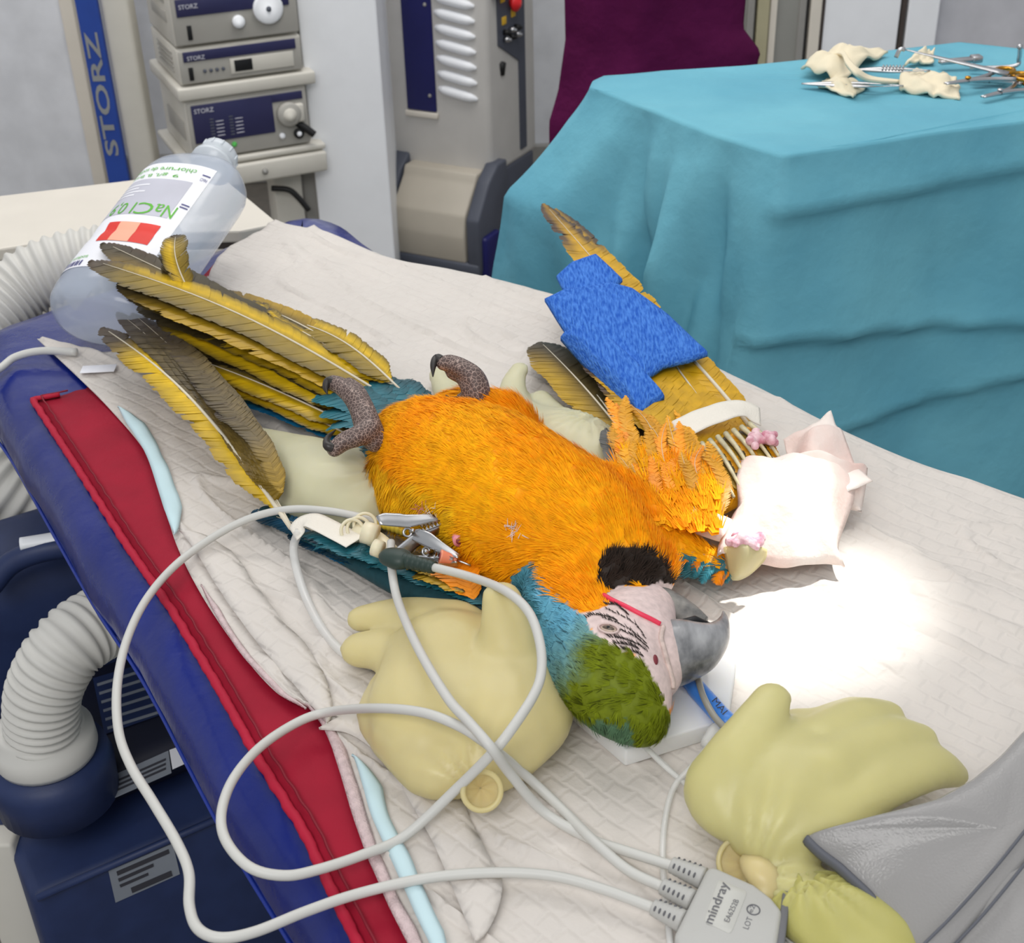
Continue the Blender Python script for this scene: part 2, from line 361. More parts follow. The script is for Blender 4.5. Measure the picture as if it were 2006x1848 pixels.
def quilt():
    m = mat('absorbent_pad', lin(217, 210, 203), 0.72, var=0.03, vs=9); nt = m.node_tree; b = nt.nodes['Principled BSDF']; L = nt.links.new
    tc = nt.nodes.new('ShaderNodeTexCoord'); mp = nt.nodes.new('ShaderNodeMapping'); mp.inputs['Rotation'].default_value = (0, 0, 0.75); L(tc.outputs['Object'], mp.inputs[0])
    br = nt.nodes.new('ShaderNodeTexBrick'); br.inputs['Scale'].default_value = 30; br.offset = 0.5; br.inputs['Mortar Size'].default_value = 0.09
    br.inputs['Mortar Smooth'].default_value = 1.0; br.inputs['Brick Width'].default_value = 0.5; br.inputs['Row Height'].default_value = 0.4
    n1 = nt.nodes.new('ShaderNodeTexNoise'); n1.inputs['Scale'].default_value = 14; L(mp.outputs[0], n1.inputs[0])
    wv = nt.nodes.new('ShaderNodeVectorMath'); wv.operation = 'MULTIPLY_ADD'; L(n1.outputs['Color'], wv.inputs[0]); wv.inputs[1].default_value = (0.02, 0.02, 0); L(mp.outputs[0], wv.inputs[2])
    L(wv.outputs[0], br.inputs[0]); n2 = nt.nodes.new('ShaderNodeTexNoise'); n2.inputs['Scale'].default_value = 45; n2.inputs['Detail'].default_value = 5; L(mp.outputs[0], n2.inputs[0])
    ma = nt.nodes.new('ShaderNodeMath'); ma.operation = 'MULTIPLY_ADD'; L(br.outputs['Fac'], ma.inputs[0]); ma.inputs[1].default_value = -0.24; L(n2.outputs[0], ma.inputs[2])
    bp = nt.nodes.new('ShaderNodeBump'); bp.inputs['Strength'].default_value = 0.7; bp.inputs['Distance'].default_value = 0.003
    L(ma.outputs[0], bp.inputs['Height']); L(bp.outputs[0], b.inputs['Normal']); return m
m_pad = quilt()
# ------------------------------------------------------------------ the room
def struct(name, VF, m, smooth=False):
    o = mk(name, VF, m, smooth=smooth); o['kind'] = 'structure'; return o
struct('floor', rbox((-3, -1.5, -0.05), (3.5, 4.6, 0), bev=0), m_floor)
struct('wall_back', rbox((-3, 4.3, 0), (3.5, 4.4, 3.0), bev=0), m_wall)
struct('wall_left', rbox((-2.4, -1.5, 0), (-2.3, 4.3, 3.0), bev=0), m_wall)
struct('wall_right', rbox((3.0, -1.5, 0), (3.1, 4.3, 3.0), bev=0), m_wall)
o = struct('trim_1', rbox((-2.3, 4.27, 0), (3.0, 4.3, 0.1), bev=0.004), m_greyframe)

# light grey partition at far left
pl = PY(150, 100, 3.6)
t = thing('partition_panel', (pl[0]-0.5, 3.6, 0), 'plain light grey upright panel at the far left behind the blue lettered post', 'panel')
mk('panel_sheet', rbox((pl[0]-1.0, 3.6, 0.02), (pl[0]-0.02, 3.64, 2.2), bev=0.003), m_wall, t, False)
mk('reflection_strip', rbox((pl[0]-0.02, 3.59, 0.0), (pl[0]+0.015, 3.65, 2.2), bev=0.003), m_beige, t, False)  # beige strip colours in the reflection along the panel edge

# ------------------------------------------------------------------ white column
c0 = PY(580, 0, 3.15); c1 = PY(736, 0, 3.15)
t = thing('white_column', ((c0[0]+c1[0])/2, 3.2, 0), 'tall plain white column between the device cart and the grey machine', 'column')
fr = frame((c0[0], 3.15, 0), (c1[0]-c0[0], 0.0, 0), (0, 1, 0))
wd = c1[0]-c0[0]
mk('column_body', rbox((0, 0, 0.03), (wd, 0.3, 2.2), fr, 0.004), m_white, t, False)
mk('side_shade_strip', rbox((-0.035, 0.02, 0.03), (-0.001, 0.28, 2.2), fr, 0.004), m_greyframe, t, False)  # grey colour stands for the shade on the column's side face
mk('plinth', rbox((0.01, 0.02, 0), (wd-0.01, 0.28, 0.03), fr, 0.003), m_darkgrey, t, False)

# ------------------------------------------------------------------ endoscopy cart (local frame: x along the front, y into depth)
K = PY(352, 150, 3.0); yaw = math.radians(24)
cx, cy = V3(math.cos(yaw), math.sin(yaw), 0), V3(-math.sin(yaw), math.cos(yaw), 0)
cf = frame((K[0], 3.0, 0), cx, cy)
zc = lambda y: PY(345+y*0.09, y, 3.0)[2]
cart = thing('equipment_cart', tuple(tf(cf, [(0.15, 0.15, 0)])[0]), 'grey wheeled equipment cart with shelves and a blue lettered post', 'cart')
# blue lettered post and grey column on the left
pa, pb = PY(145, 0, 3.05), PY(188, 0, 3.05)
pf = frame((pa[0], 3.05, 0), (1, 0, 0), (0, 1, 0)); pw = pb[0]-pa[0]
post = mk('post', rbox((0, 0, 0.05), (pw, 0.02, 1.7), pf, 0.003), m_storz, cart, False)
zb, zt_ = PY(225, 305, 3.05)[2], PY(178, 62, 3.05)[2]
text('lettering', 'STORZ', (pa[0]+pw*0.76, 3.05, zb), (pa[0]+pw*0.76, 3.05, zt_), (0, -1, 0), m_gold, post, height=pw*0.62, lift=0.001, bold=0.02)
pc = PY(246, 0, 3.05)[0]
mk('column', rbox((pb[0]+0.002, 3.06, 0.04), (pc, 3.13, 1.7), bev=0.012, seg=3), m_devlight, cart)
W_, D_ = 0.285, 0.30
def shelf(z0, z1, name='shelf', over=0.012):
    return mk(name, rbox((-over, -0.012, z0), (W_+over+0.012, D_, z1), cf, 0.005), m_devlight, cart)
s1 = shelf(zc(198), zc(172)); s2 = shelf(zc(330), zc(318), over=0.02)
mk('drawer', rbox((0.03, -0.02, zc(372)), (W_+0.03, D_-0.03, zc(333)), cf, 0.006), m_devlight, cart)
mk('lock', lathe([(0.0, 0), (0.007, 0), (0.007, 0.004), (0.0, 0.005)], frame(tf(cf, [(0.16, -0.021, zc(352))])[0], cx, V3(0, 0, 1)), 14), m_greyframe, cart)
mk('rear_column', rbox((W_-0.09, 0.05, 0.08), (W_-0.02, 0.12, zc(373)), cf, 0.004), m_devlight, cart)
mk('rear_panel', rbox((W_+0.015, 0.10, 0.08), (W_+0.05, 0.35, 1.3), cf, 0.004), m_greyframe, cart, False)
mk('cart_base', rbox((-0.03, -0.03, 0.07), (W_+0.05, D_, 0.12), cf, 0.01), m_devlight, cart)
for x, y in ((0, 0), (W_, 0), (0, D_-0.03), (W_, D_-0.03)):
    mk('wheel', lathe([(0.0, -0.012), (0.03, -0.012), (0.035, 0), (0.03, 0.012), (0, 0.012)], frame(tf(cf, [(x, y, 0.035)])[0], cy, V3(0, 0, 1)), 18), m_black, cart)
for p in ([(575, 236), (600, 252), (616, 264)], [(532, 369), (565, 372), (585, 388), (605, 412)]):
    q = cr([PY(x, y, 3.1) for x, y in p], 6)
    mk('handle', tube(q, 0.0085 if len(p) == 3 else 0.007, 10), m_black, cart)

def device(name, label, z0, z1, x1=W_, band=None):
    t = thing(name, tuple(tf(cf, [(x1/2, 0.13, z0)])[0]), label, 'device')
    mk('housing', rbox((0, 0, z0+0.002), (x1, D_-0.03, z1), cf, 0.004), m_devlight, t)
    mk('front_panel', rbox((0.003, -0.006, z0+0.005), (x1-0.003, 0.0, z1-0.004), cf, 0.002), m_devgrey, t)
    return t
def onf(t, name, x0, x1, z0, z1, m, d=0.003, b=0.0008): return mk(name, rbox((x0, -0.006-d, z0), (x1, -0.0055, z1), cf, b), m, t)
def knob(t, name, x, z, r, m, d=0.012): return mk(name, lathe([(r, 0), (r, d*0.8), (r*0.86, d), (0, d)], frame(tf(cf, [(x, -0.006, z)])[0], cx, V3(0, 0, 1)), 24), m, t)
def logo(t, x, z, wdt, m=None, s='STORZ', h=None):
    a = tf(cf, [(x, -0.0092, z)])[0]; b = tf(cf, [(x+wdt, -0.0092, z)])[0]
    return text('lettering', s, a, b, -cy, m or m_letter, t, height=h, lift=0.0006, bold=0.01)
d1 = device('endoscopy_device', 'grey endoscopy device with large white dial, topmost on the cart', zc(95), zc(-70))
za, zh = zc(95), zc(0)-zc(95)
onf(d1, 'display_strip', 0.012, W_-0.02, za+zh*0.64, za+zh*1.0, m_devnavy); onf(d1, 'display_strip', 0.012, W_-0.02, za+zh*1.06, za+zh*1.55, m_devnavy)
logo(d1, 0.018, za+zh*0.80, 0.042); onf(d1, 'switch', 0.03, 0.04, za+zh*0.15, za+zh*0.45, m_black)
knob(d1, 'dial', 0.215, za+zh*0.62, 0.034, m_white); kk = knob(d1, 'dial_hub', 0.215, za+zh*0.62, 0.006, m_darkgrey, 0.015); knob(d1, 'knob', 0.145, za+zh*0.42, 0.014, m_white)
for i in range(2): mk('vent', rbox((-0.003, 0.05, za+zh*(0.45+0.4*i)), (0.001, 0.2, za+zh*(0.7+0.4*i)), cf, 0.001), m_devgrey, d1)
d2 = device('endoscopy_device', 'slim grey endoscopy device with a small black display, second from top of the cart', zc(170), zc(98))
za, zh = zc(170), zc(98)-zc(170)
onf(d2, 'display_strip', 0.012, W_-0.015, za+zh*0.66, za+zh*0.93, m_devnavy); logo(d2, 0.02, za+zh*0.7, 0.04)
onf(d2, 'switch', 0.02, 0.03, za+zh*0.15, za+zh*0.5, m_black); onf(d2, 'display_frame', 0.115, 0.262, za+zh*0.18, za+zh*0.60, m_devlight)
onf(d2, 'display', 0.124, 0.165, za+zh*0.24, za+zh*0.55, m_black, 0.0045)
for i in range(4): knob(d2, 'socket', 0.056+i*0.014, za+zh*0.36, 0.004, m_darkgrey, 0.003)
for i in range(5): mk('vent', rbox((-0.003, 0.05, za+zh*(0.25+0.13*i)), (0.001, 0.2, za+zh*(0.32+0.13*i)), cf, 0.001), m_devgrey, d2)
d3 = device('light_source', 'grey light source with a navy front and round cable port on the lower shelf', zc(317), zc(200))
za, zh = zc(317), zc(200)-zc(317)
onf(d3, 'display_panel', 0.012, 0.20, za+zh*0.30, za+zh*0.93, m_devnavy); onf(d3, 'display_strip', 0.20, W_-0.012, za+zh*0.80, za+zh*0.93, m_devnavy)
logo(d3, 0.018, za+zh*0.80, 0.045)
for i in range(2):
    for j in range(7): onf(d3, 'indicator', 0.05+i*0.045, 0.056+i*0.045+0.004, za+zh*(0.36+j*0.05), za+zh*(0.385+j*0.05), m_darkgrey, 0.0035)
    for j in range(5): onf(d3, 'indicator_caption', 0.064+i*0.045, 0.082+i*0.045, za+zh*(0.38+j*0.06), za+zh*(0.395+j*0.06), m_printgrey, 0.0034, 0)
pt = knob(d3, 'cable_port', 0.235, za+zh*0.58, 0.028, m_devgrey, 0.018); knob(d3, 'port_ring', 0.235, za+zh*0.58, 0.016, m_devlight, 0.022)
onf(d3, 'port_cover', 0.232, 0.272, za+zh*0.42, za+zh*0.74, m_devlight, 0.014, 0.006)
knob(d3, 'knob', 0.255, za+zh*0.22, 0.012, m_black, 0.008); knob(d3, 'knob_cap', 0.255, za+zh*0.22, 0.006, m_white, 0.011); knob(d3, 'button', 0.215, za+zh*0.22, 0.007, m_white, 0.006)
onf(d3, 'switch', 0.022, 0.033, za+zh*0.08, za+zh*0.25, m_black)
for i in range(2): knob(d3, 'lamp', 0.06+i*0.04, za+zh*0.2, 0.006, m_green, 0.003)
mk('side_recess', rbox((-0.003, 0.03, za+zh*0.3), (0.001, 0.2, za+zh*0.62), cf, 0.001), m_devgrey, d3)

# ------------------------------------------------------------------ grey laser tower: near edge at pixel column 957
K = PY(957, 200, 3.3); yl = math.radians(28)
lx = V3(-math.cos(yl), math.sin(yl), 0); ly = V3(math.sin(yl), math.cos(yl), 0)    # lx: along the left face, ly: along the right face
tf_ = (V3(K[0], 3.3, 0), lx, ly, V3(0, 0, 1))
zt2 = lambda y, Y=3.3: PY(957, y, Y)[2]
tw = thing('laser_tower', tuple(tf(tf_, [(0.15, 0.15, 0)])[0]), 'tall grey medical tower with ribbed vents, navy panel and red emergency button', 'medical machine')
mk('housing', rbox((0, 0, 0.32), (0.34, 0.27, 1.6), tf_, 0.02, 4), m_tower, tw)
mk('inset_panel', rbox((0.15, -0.006, zt2(232)), (0.235, 0.004, 1.5), tf_, 0.002), m_navy, tw)
for z in (zt2(18), zt2(200)):
    mk('screw', lathe([(0.005, 0), (0.004, 0.003), (0, 0.003)], frame(tf(tf_, [(0.165, -0.006, z)])[0], lx, V3(0, 0, 1), -ly), 10), m_greyframe, tw)
y = -30
while y < 205:
    a = tf(tf_, [(0.03, -0.002, zt2(y+14))])[0]; b = tf(tf_, [(0.14, -0.002, zt2(y))])[0]
    mk('vent_rib', tube(np.linspace(a, b, 7), [0.004, 0.0115, 0.013, 0.013, 0.013, 0.012, 0.006], 10), m_white, tw); y += 30.5
mk('panel_ledge', rbox((0.145, -0.01, zt2(245)), (0.24, 0.0, zt2(234)), tf_, 0.002), m_beige, tw)
# right face control panel (on the +... side seen from the right): plane x = 0
def onr(name, y0, y1, z0, z1, m, d=0.004, b=0.001): return mk(name, rbox((-d, y0, z0), (0.001, y1, z1), tf_, b), m, tw)
pr = prism([(0.055, zt2(-60)), (0.20, zt2(-60)), (0.20, zt2(330)), (0.165, zt2(330)), (0.165, zt2(150)), (0.055, zt2(100))], 0, 0.004,
           (tf_[0]-lx*0.004, ly, V3(0, 0, 1), lx), 0.0008)
mk('control_panel', pr, m_darkgrey, tw, False)
eb = mk('emergency_button', lathe([(0.012, 0), (0.012, 0.006), (0.022, 0.009), (0.022, 0.016), (0.012, 0.024), (0, 0.026)], frame(tf(tf_, [(-0.004, 0.128, zt2(25))])[0], ly, V3(0, 0, 1), -lx), 20), m_red, tw)
for y_, py in ((0.07, 10), (0.075, 55), (0.125, 48)): onr('yellow_tag', y_, y_+0.022, zt2(py+8), zt2(py-8), m_yel, 0.006)
for i in range(6):
    mk('connector', lathe([(0.007, 0), (0.007, 0.014), (0.004, 0.014), (0.004, 0.02), (0, 0.02)], frame(tf(tf_, [(-0.004, 0.085+0.03*(i % 3), zt2(78+14*(i//3)))])[0], ly, V3(0, 0, 1), -lx), 12), m_steel if i % 2 else m_black, tw)
mk('key_slot', lathe([(0.007, 0), (0.012, 0.03), (0.003, 0.034), (0, 0.034)], frame(tf(tf_, [(-0.0, 0.075, zt2(162))])[0], ly, -lx, V3(0, 0, 1)), 12), m_black, tw)
onr('blue_handle', 0.03, 0.10, zt2(2), zt2(-20), m_storz, 0.02)
# foot: dark frame with beige bulging cover and wheels
prof = [(-0.04, zt2(335)), (-0.05, zt2(352)), (-0.11, zt2(400)), (-0.12, zt2(440)), (-0.115, zt2(490)), (0.1, zt2(490)), (0.1, zt2(335))]
mk('foot_cover', prism(prof, 0.0, 0.215, (tf_[0]+lx*0.02, ly, V3(0, 0, 1), lx), 0.006), m_towerbeige, tw)
prof2 = [(0.0, zt2(320)), (-0.05, zt2(345)), (-0.115, zt2(405)), (-0.115, zt2(505)), (0.05, zt2(505)), (0.05, zt2(320))]
for x0, x1 in ((-0.022, 0.016), (0.24, 0.29)): mk('foot_frame', prism(prof2, x0, x1, (tf_[0], ly, V3(0, 0, 1), lx), 0.006), m_darkgrey, tw)
mk('foot_frame', rbox((-0.02, -0.118, zt2(515)), (0.29, 0.10, zt2(488)), tf_, 0.008), m_darkgrey, tw)
for x in (-0.035, 0.275): mk('bumper', rbox((x, -0.10, zt2(525)), (x+0.028, -0.02, zt2(440)), tf_, 0.008), m_navy, tw)
mk('foot_body', rbox((0.0, 0.0, 0.1), (0.28, 0.25, 0.33), tf_, 0.01), m_darkgrey, tw)
for x, y in ((0.03, -0.05), (0.24, -0.05), (0.03, 0.2), (0.24, 0.2)):
    mk('wheel', lathe([(0.0, -0.015), (0.045, -0.015), (0.05, 0), (0.045, 0.015), (0, 0.015)], frame(tf(tf_, [(x, y, 0.05)])[0], ly, V3(0, 0, 1)), 20), m_greyframe, tw)

# ------------------------------------------------------------------ purple cloth on its stand
n, m_ = 40, 60; G_ = np.zeros((n, m_, 3))
for i in range(n):
    v = i/(n-1); yy = -160+v*470
    xl = np.interp(yy, [-160, 0, 80, 180, 240], [1108, 1106, 1108, 1094, 1076]); xr = np.interp(yy, [-160, 0, 55, 100, 125, 240], [1465, 1460, 1456, 1490, 1482, 1486])
    for j in range(m_):
        u = j/(m_-1); q = PY(xl+(xr-xl)*u, yy, 2.45)
        q[1] += 0.006*math.sin(u*11+1.2*v)+0.003*math.sin(u*23+v*3)-0.05*math.sin(u*math.pi)+0.02*nz((u*3, v*3, 0), 1.0, 3)
        G_[i, j] = q
pc_ = thing('purple_cover', (0.27, 2.5, 0), 'dark purple cloth hanging from a stand behind the turquoise draped table', 'cloth')
mk('cloth', sheet(G_, 0.006, (0, -1, 0)), m_purple, pc_)
mk('stand_pole', tube(np.linspace((0.27, 2.52, 0.03), (0.27, 2.52, 1.06), 4), 0.015, 12), m_steel, pc_)
mk('stand_bar', tube(np.linspace((0.11, 2.50, 1.06), (0.43, 2.50, 1.06), 4), 0.012, 12), m_steel, pc_)
mk('stand_foot', lathe([(0.18, 0), (0.18, 0.02), (0.03, 0.035), (0, 0.035)], (V3(0.27, 2.52, 0), V3(1,0,0), V3(0,1,0), V3(0,0,1)), 28), m_darkgrey, pc_)

# ------------------------------------------------------------------ right-hand cabinets
def cab(x0, x1, Y, label, name, m, d=0.35, cat='cabinet'):
    a, b = PY(x0, 60, Y)[0], PY(x1, 60, Y)[0]
    t = thing(name, ((a+b)/2, Y+d/2, 0), label, cat)
    mk('carcass', rbox((a, Y+0.022, 0.0), (b, Y+d, 2.2), bev=0.003), m, t, False)
    return t, a, b
t, a, b = cab(1440, 1578, 3.5, 'grey framed glass-fronted cabinet right of the purple cloth', 'glass_cabinet', m_greyframe)
for x0, x1 in ((1440, 1478), (1505, 1578)):
    p, q = PY(x0, 60, 3.5)[0], PY(x1, 60, 3.5)[0]
    d = mk('door', rbox((p, 3.5, 0.42), (q-0.004, 3.52, 2.15), bev=0.002), m_glass, t, False)
    for s in (p, q-0.022): mk('door_frame', rbox((s, 3.492, 0.40), (s+0.018, 3.521, 2.16), bev=0.002), m_beige if s == p else m_greyframe, d, False)
p, q = PY(1480, 60, 3.5)[0], PY(1503, 60, 3.5)[0]
mk('middle_post', rbox((p, 3.485, 0.4), (q, 3.52, 2.16), bev=0.003), mat('olive_post', lin(176, 170, 140), 0.5), t, False)
t, a, b = cab(1600, 1762, 3.5, 'white cabinet left of the dark gap, behind the gauze pile', 'white_cabinet', m_white)
mk('door', rbox((a+0.012, 3.5, 0.1), (b-0.004, 3.52, 2.15), bev=0.003), m_white, t, False); mk('side_post', rbox((a-0.022, 3.49, 0), (a+0.006, 3.52, 2.2), bev=0.002), m_beige, t, False)
mk('gap_strip', rbox((b, 3.505, 0), (b+0.013, 3.6, 2.2), bev=0.001), m_darkgap, t, False); mk('gap_strip', rbox((a+0.007, 3.497, 0.05), (a+0.016, 3.52, 2.2), bev=0.001), m_darkgap, t, False)
t, a, b = cab(1772, 1838, 3.5, 'narrow white cabinet right of the dark gap beside the grey wall', 'white_cabinet', m_white)
mk('door', rbox((a+0.004, 3.5, 0.1), (b-0.004, 3.52, 2.15), bev=0.003), m_white, t, False)
struct('wall_recess', rbox((b+0.003, 3.55, 0), (3.0, 3.65, 3.0), bev=0), mat('recess_paint', lin(200, 200, 206), 0.7))

# ------------------------------------------------------------------ beige console slab behind the bottle
zs = 0.80
q = [P(-260, 415, zs), P(0, 383, zs), P(420, 333, zs), P(546, 437, zs), P(470, 452, zs), P(190, 457, zs), P(0, 487, zs), P(-200, 520, zs)]
t = thing('beige_console', (-0.55, 1.8, 0), 'long beige console ledge behind the saline bottle', 'console')
mk('top_slab', prism([p[:2] for p in q], zs-0.018, zs, bev=0.003), m_beige, t, False)
c_ = np.mean(q, 0)
def ins(k): return [(c_[:2]+(p[:2]-c_[:2])*k) for p in q]
mk('shadow_gap', prism(ins(0.985), zs-0.026, zs-0.018), m_darkgap, t, False)  # dark-coloured layer paints the shade under the slab
mk('body', prism(ins(1.0), 0.05, zs-0.026, bev=0.003), m_beige, t, False)
mk('plinth', prism(ins(0.94), 0.0, 0.05), m_darkgrey, t, False)
# ------------------------------------------------------------------ draped instrument table
ZD = 0.97
per_px = [(2250, 215), (2130, 218), (2006, 236), (1850, 255), (1690, 280), (1530, 306), (1470, 288), (1390, 262), (1300, 226), (1215, 196), (1158, 180),
          (1163, 168), (1185, 154), (1300, 140), (1460, 130), (1640, 112), (1760, 98), (1880, 84), (1990, 96), (2120, 110), (2280, 125)]
per = resamp(np.array([P(x, y, ZD) for x, y in per_px]), 240)
nper = len(per); Tn = np.gradient(per, axis=0); Nn = np.stack([-Tn[:, 1], Tn[:, 0], 0*Tn[:, 0]], 1); Nn /= np.linalg.norm(Nn, axis=1)[:, None]
cen = per.mean(0)
if ((per-cen)*Nn).sum() < 0: Nn = -Nn
for _ in range(5): Nn = (np.roll(Nn, 1, 0)+Nn+np.roll(Nn, -1, 0)); Nn[0] = Nn[1]; Nn[-1] = Nn[-2]; Nn /= np.linalg.norm(Nn, axis=1)[:, None]
def near(px): return int(np.argmin(np.linalg.norm(per-P(*px, ZD), axis=1)))
cen = (per[0]+per[-1])/2
iC, iF = near((1530, 306)), near((1160, 176))
rows = []
tops = [0.0, 0.25, 0.5, 0.7, 0.82, 0.9, 0.95, 0.98]
for s in tops:
    q = cen+(per-cen)*s
    for k in range(nper): q[k, 2] = ZD+0.004*nz(q[k], 9, 2)*(s if s < 0.98 else 1)+0.0015*nz(q[k], 30, 5)
    rows.append(q)
hs = [0.0, 0.003, 0.007]+list(np.linspace(0.012, 0.56, 62))
arc = np.r_[0, np.cumsum(np.linalg.norm(np.diff(per, axis=0), axis=1))]
for h in hs:
    q = per.copy()
    for k in range(nper):
        g = math.exp(-abs(arc[k]-arc[iC])/0.03); gf = math.exp(-((arc[k]-arc[iF])/0.075)**2)
        left = 1.0 if iC < k < iF else 0.0
        mid = math.sin(math.pi*np.clip((arc[k]-arc[iC])/(arc[iF]-arc[iC]), 0, 1)) if left else 0
        fl = 0.03*h/(h+0.02)*min(1, h*20)*0.35+0.10*h
        fold = 0.0
        if left:
            s = arc[k]-arc[iC]
            tri = lambda q_: 2*abs((q_/(2*math.pi)) % 1-.5)*2-1
            fold = (0.022*tri(s*40+h*7)+0.012*tri(s*71-1-h*12)+.005*math.sin(s*130+h*20))*min(1, h*6)*(0.3+mid)+0.05*mid*h
        elif k < iC:
            s = arc[iC]-arc[k]; fold = (0.006*math.sin(s*17+h*4))*min(1, h*6)
            for hh, sl_, aa in ((0.062, -0.03, 0.011), (0.21, 0.10, 0.014), (0.36, -0.12, 0.010)):
                z_ = h-hh-sl_*s; fold += aa*(math.exp(z_/0.05) if z_ < 0 else math.exp(-z_/0.006))*1.3
        d = Nn[k]*(fl+fold)+g*np.array([-0.16*h, -0.03*h, 0])+gf*np.array([-0.085*min(1, h*7)**1.5-0.06*h, 0.02, 0])
        q[k] = per[k]+d; q[k, 2] = ZD-h+0.004*nz(q[k], 14, 8)*min(1, h*10)
        q[k, :2] += 0.006*np.array([nz(q[k], 9, 4), nz(q[k], 9, 6)])*min(1, h*8)
    rows.append(q)
drape = np.array(rows)
o = tag(mk('surgical_drape', sheet(drape, 0.0012), m_teal, loc=(0.55, 1.7, 0.41)), 'turquoise surgical drape covering the instrument table on the right', 'drape')
tb = thing('instrument_table', (0.62, 1.7, 0), 'instrument table hidden beneath the turquoise drape', 'table')
mk('tabletop', prism([(cen+(per[k]-cen)*0.965)[:2] for k in range(0, nper, 6)], ZD-0.03, ZD-0.006), m_steel, tb, False)
for k in (iC, iF, 5, nper-6):
    p = cen+(per[k]-cen)*0.88; mk('leg', tube(np.linspace((p[0], p[1], 0), (p[0], p[1], ZD-0.03), 3), 0.014, 12), m_steel, tb)

def crumple(name, px, z, th, label, cat, m, seed, amp=0.006, n=18, group=None, up=0.0):
    c = [P(x, y, z) for x, y in px]; A = np.zeros((n, n, 3))
    for i in range(n):
        for j in range(n):
            u, v = i/(n-1), j/(n-1)
            p = (c[0]*(1-u)+c[1]*u)*(1-v)+(c[3]*(1-u)+c[2]*u)*v
            p = p+np.array([0.25*amp*nz(p, 40, seed), 0.25*amp*nz(p, 40, seed+5), 0])
            p[2] = z+abs(amp*(nz((u*2.2, v*2.2, 0), 1, seed)+0.5*nz((u*5, v*5, 0), 1, seed+3)))+up*math.sin(u*math.pi)*math.sin(v*math.pi)
            A[i, j] = p
    return tag(mk(name, sheet(A, th, (0, 0, 1)), m), label, cat, group)
g = 'gauze pads on the turquoise drape'
ZG = ZD+0.003
crumple('gauze_pad', [(1565, 140), (1640, 100), (1738, 104), (1650, 162)], ZG+0.004, 0.003, 'large crumpled cream gauze pad, leftmost on the turquoise drape', 'gauze', m_gauze, 1, 0.016, group=g, up=0.018)
crumple('gauze_pad', [(1600, 172), (1618, 156), (1702, 168), (1672, 193)], ZG, 0.003, 'small folded cream gauze nearest the front left of the pile', 'gauze', m_gauze, 2, 0.012, group=g, up=0.008)
crumple('gauze_pad', [(1757, 180), (1776, 143), (1872, 158), (1880, 194)], ZG, 0.004, 'cream gauze pad with raised corner in front of the instruments', 'gauze', m_gauze, 3, 0.018, group=g, up=0.012)
crumple('gauze_pad', [(1770, 128), (1800, 108), (1832, 104), (1828, 124)], ZG+0.004, 0.003, 'small cream gauze scrap lying behind the ribbed forceps', 'gauze', m_gauze, 4, 0.012, group=g, up=0.006)
s = cr([P(x, y, ZG+h) for x, y, h in ((1632, 104, .02), (1650, 102, .03), (1660, 118, .035), (1680, 138, .032), (1706, 152, .02), (1765, 158, .008))], 8)
side = V3(0.4, 0.9, 0); Gs = np.stack([s+nrm(side)*0.011*k*np.sin(np.linspace(0.5, 2.7, len(s)))[:, None] for k in np.linspace(-1, 1, 6)], 1)
tag(mk('gauze_strip', sheet(Gs, 0.004, (0, 0, 1)), m_gauze), 'cream gauze strip looped over the left gauze pad', 'gauze', g)
def forceps(px, label, rib=True, z=ZG+0.012):
    a, b = P(*px[0], z), P(*px[1], z+0.004); x = nrm(b-a); y = nrm(np.cross(V3(0, 0, 1), x)); L = np.linalg.norm(b-a)
    t = thing('forceps', tuple((a+b)/2), label, 'forceps', 'surgical instruments on the turquoise drape'); ORG[t.name][2] = t.location[2]
    for s_ in (-1, 1):
        q = [a+y*s_*0.001, a+x*L*0.3+y*s_*0.005, a+x*L*0.65+y*s_*0.007, b+y*s_*0.001]
        ar = mk('arm', tube(resamp(cr(q, 6), 18), [0.0012+0.004*math.sin(min(1, i/17*1.3)*math.pi) for i in range(18)], 8, 0.5), m_steel, t)
        if rib:
            for k in range(7):
                p = a+x*L*(0.36+0.045*k)+y*s_*0.0065
                mk('grip_ridge', tube([p-y*0.004+V3(0, 0, 0.003), p+y*0.004+V3(0, 0, 0.003)], 0.0012, 6), m_steel, ar)
    return t
forceps([(1678, 136), (1822, 138)], 'steel tissue forceps with ribbed grip between gauze pads')
forceps([(1570, 164), (1770, 168)], 'slim steel forceps poking out under the left gauze', False, ZG+0.004)
def clamp(px, label, gold, name='needle_holder', z=ZG+0.014, rr=0.011):
    a, b = P(*px[0], z), P(*px[1], z); x = nrm(b-a); y = nrm(np.cross(V3(0, 0, 1), x)); L = np.linalg.norm(b-a)
    t = thing(name, tuple((a+b)/2), label, name.replace('_', ' '), 'surgical instruments on the turquoise drape')
    for s_ in (-1, 1):
        e = b+y*s_*0.02
        mk('blade', tube(resamp(np.array([a+y*s_*0.002, a+x*L*0.35]), 8), np.linspace(0.0018, 0.0045, 8), 8, 0.7), m_steel, t)
        sh = mk('shank', tube(resamp(cr([a+x*L*0.33, a+x*L*0.65-y*s_*0.006*-1, e-x*0.004], 6), 14), 0.003, 8), m_steel, t)
        mk('finger_ring', torus(frame(e+x*rr, x, y), rr, 0.0028, 24, 8), m_goldmetal if gold else m_steel, t)
    mk('pivot', ball(a+x*L*0.35+V3(0, 0, 0.004), (0.004, 0.004, 0.002)), m_goldmetal if gold else m_steel, t)
clamp([(1852, 164), (1975, 147)], 'gold-handled needle holder at the right of the gauze', True)
clamp([(1905, 160), (1995, 156)], 'gold-handled scissors lying under the needle holder', True, 'scissors', ZG+0.006)
clamp([(1925, 190), (2020, 168)], 'steel clamp nearest the front at the right edge', False, 'clamp', ZG+0.006)
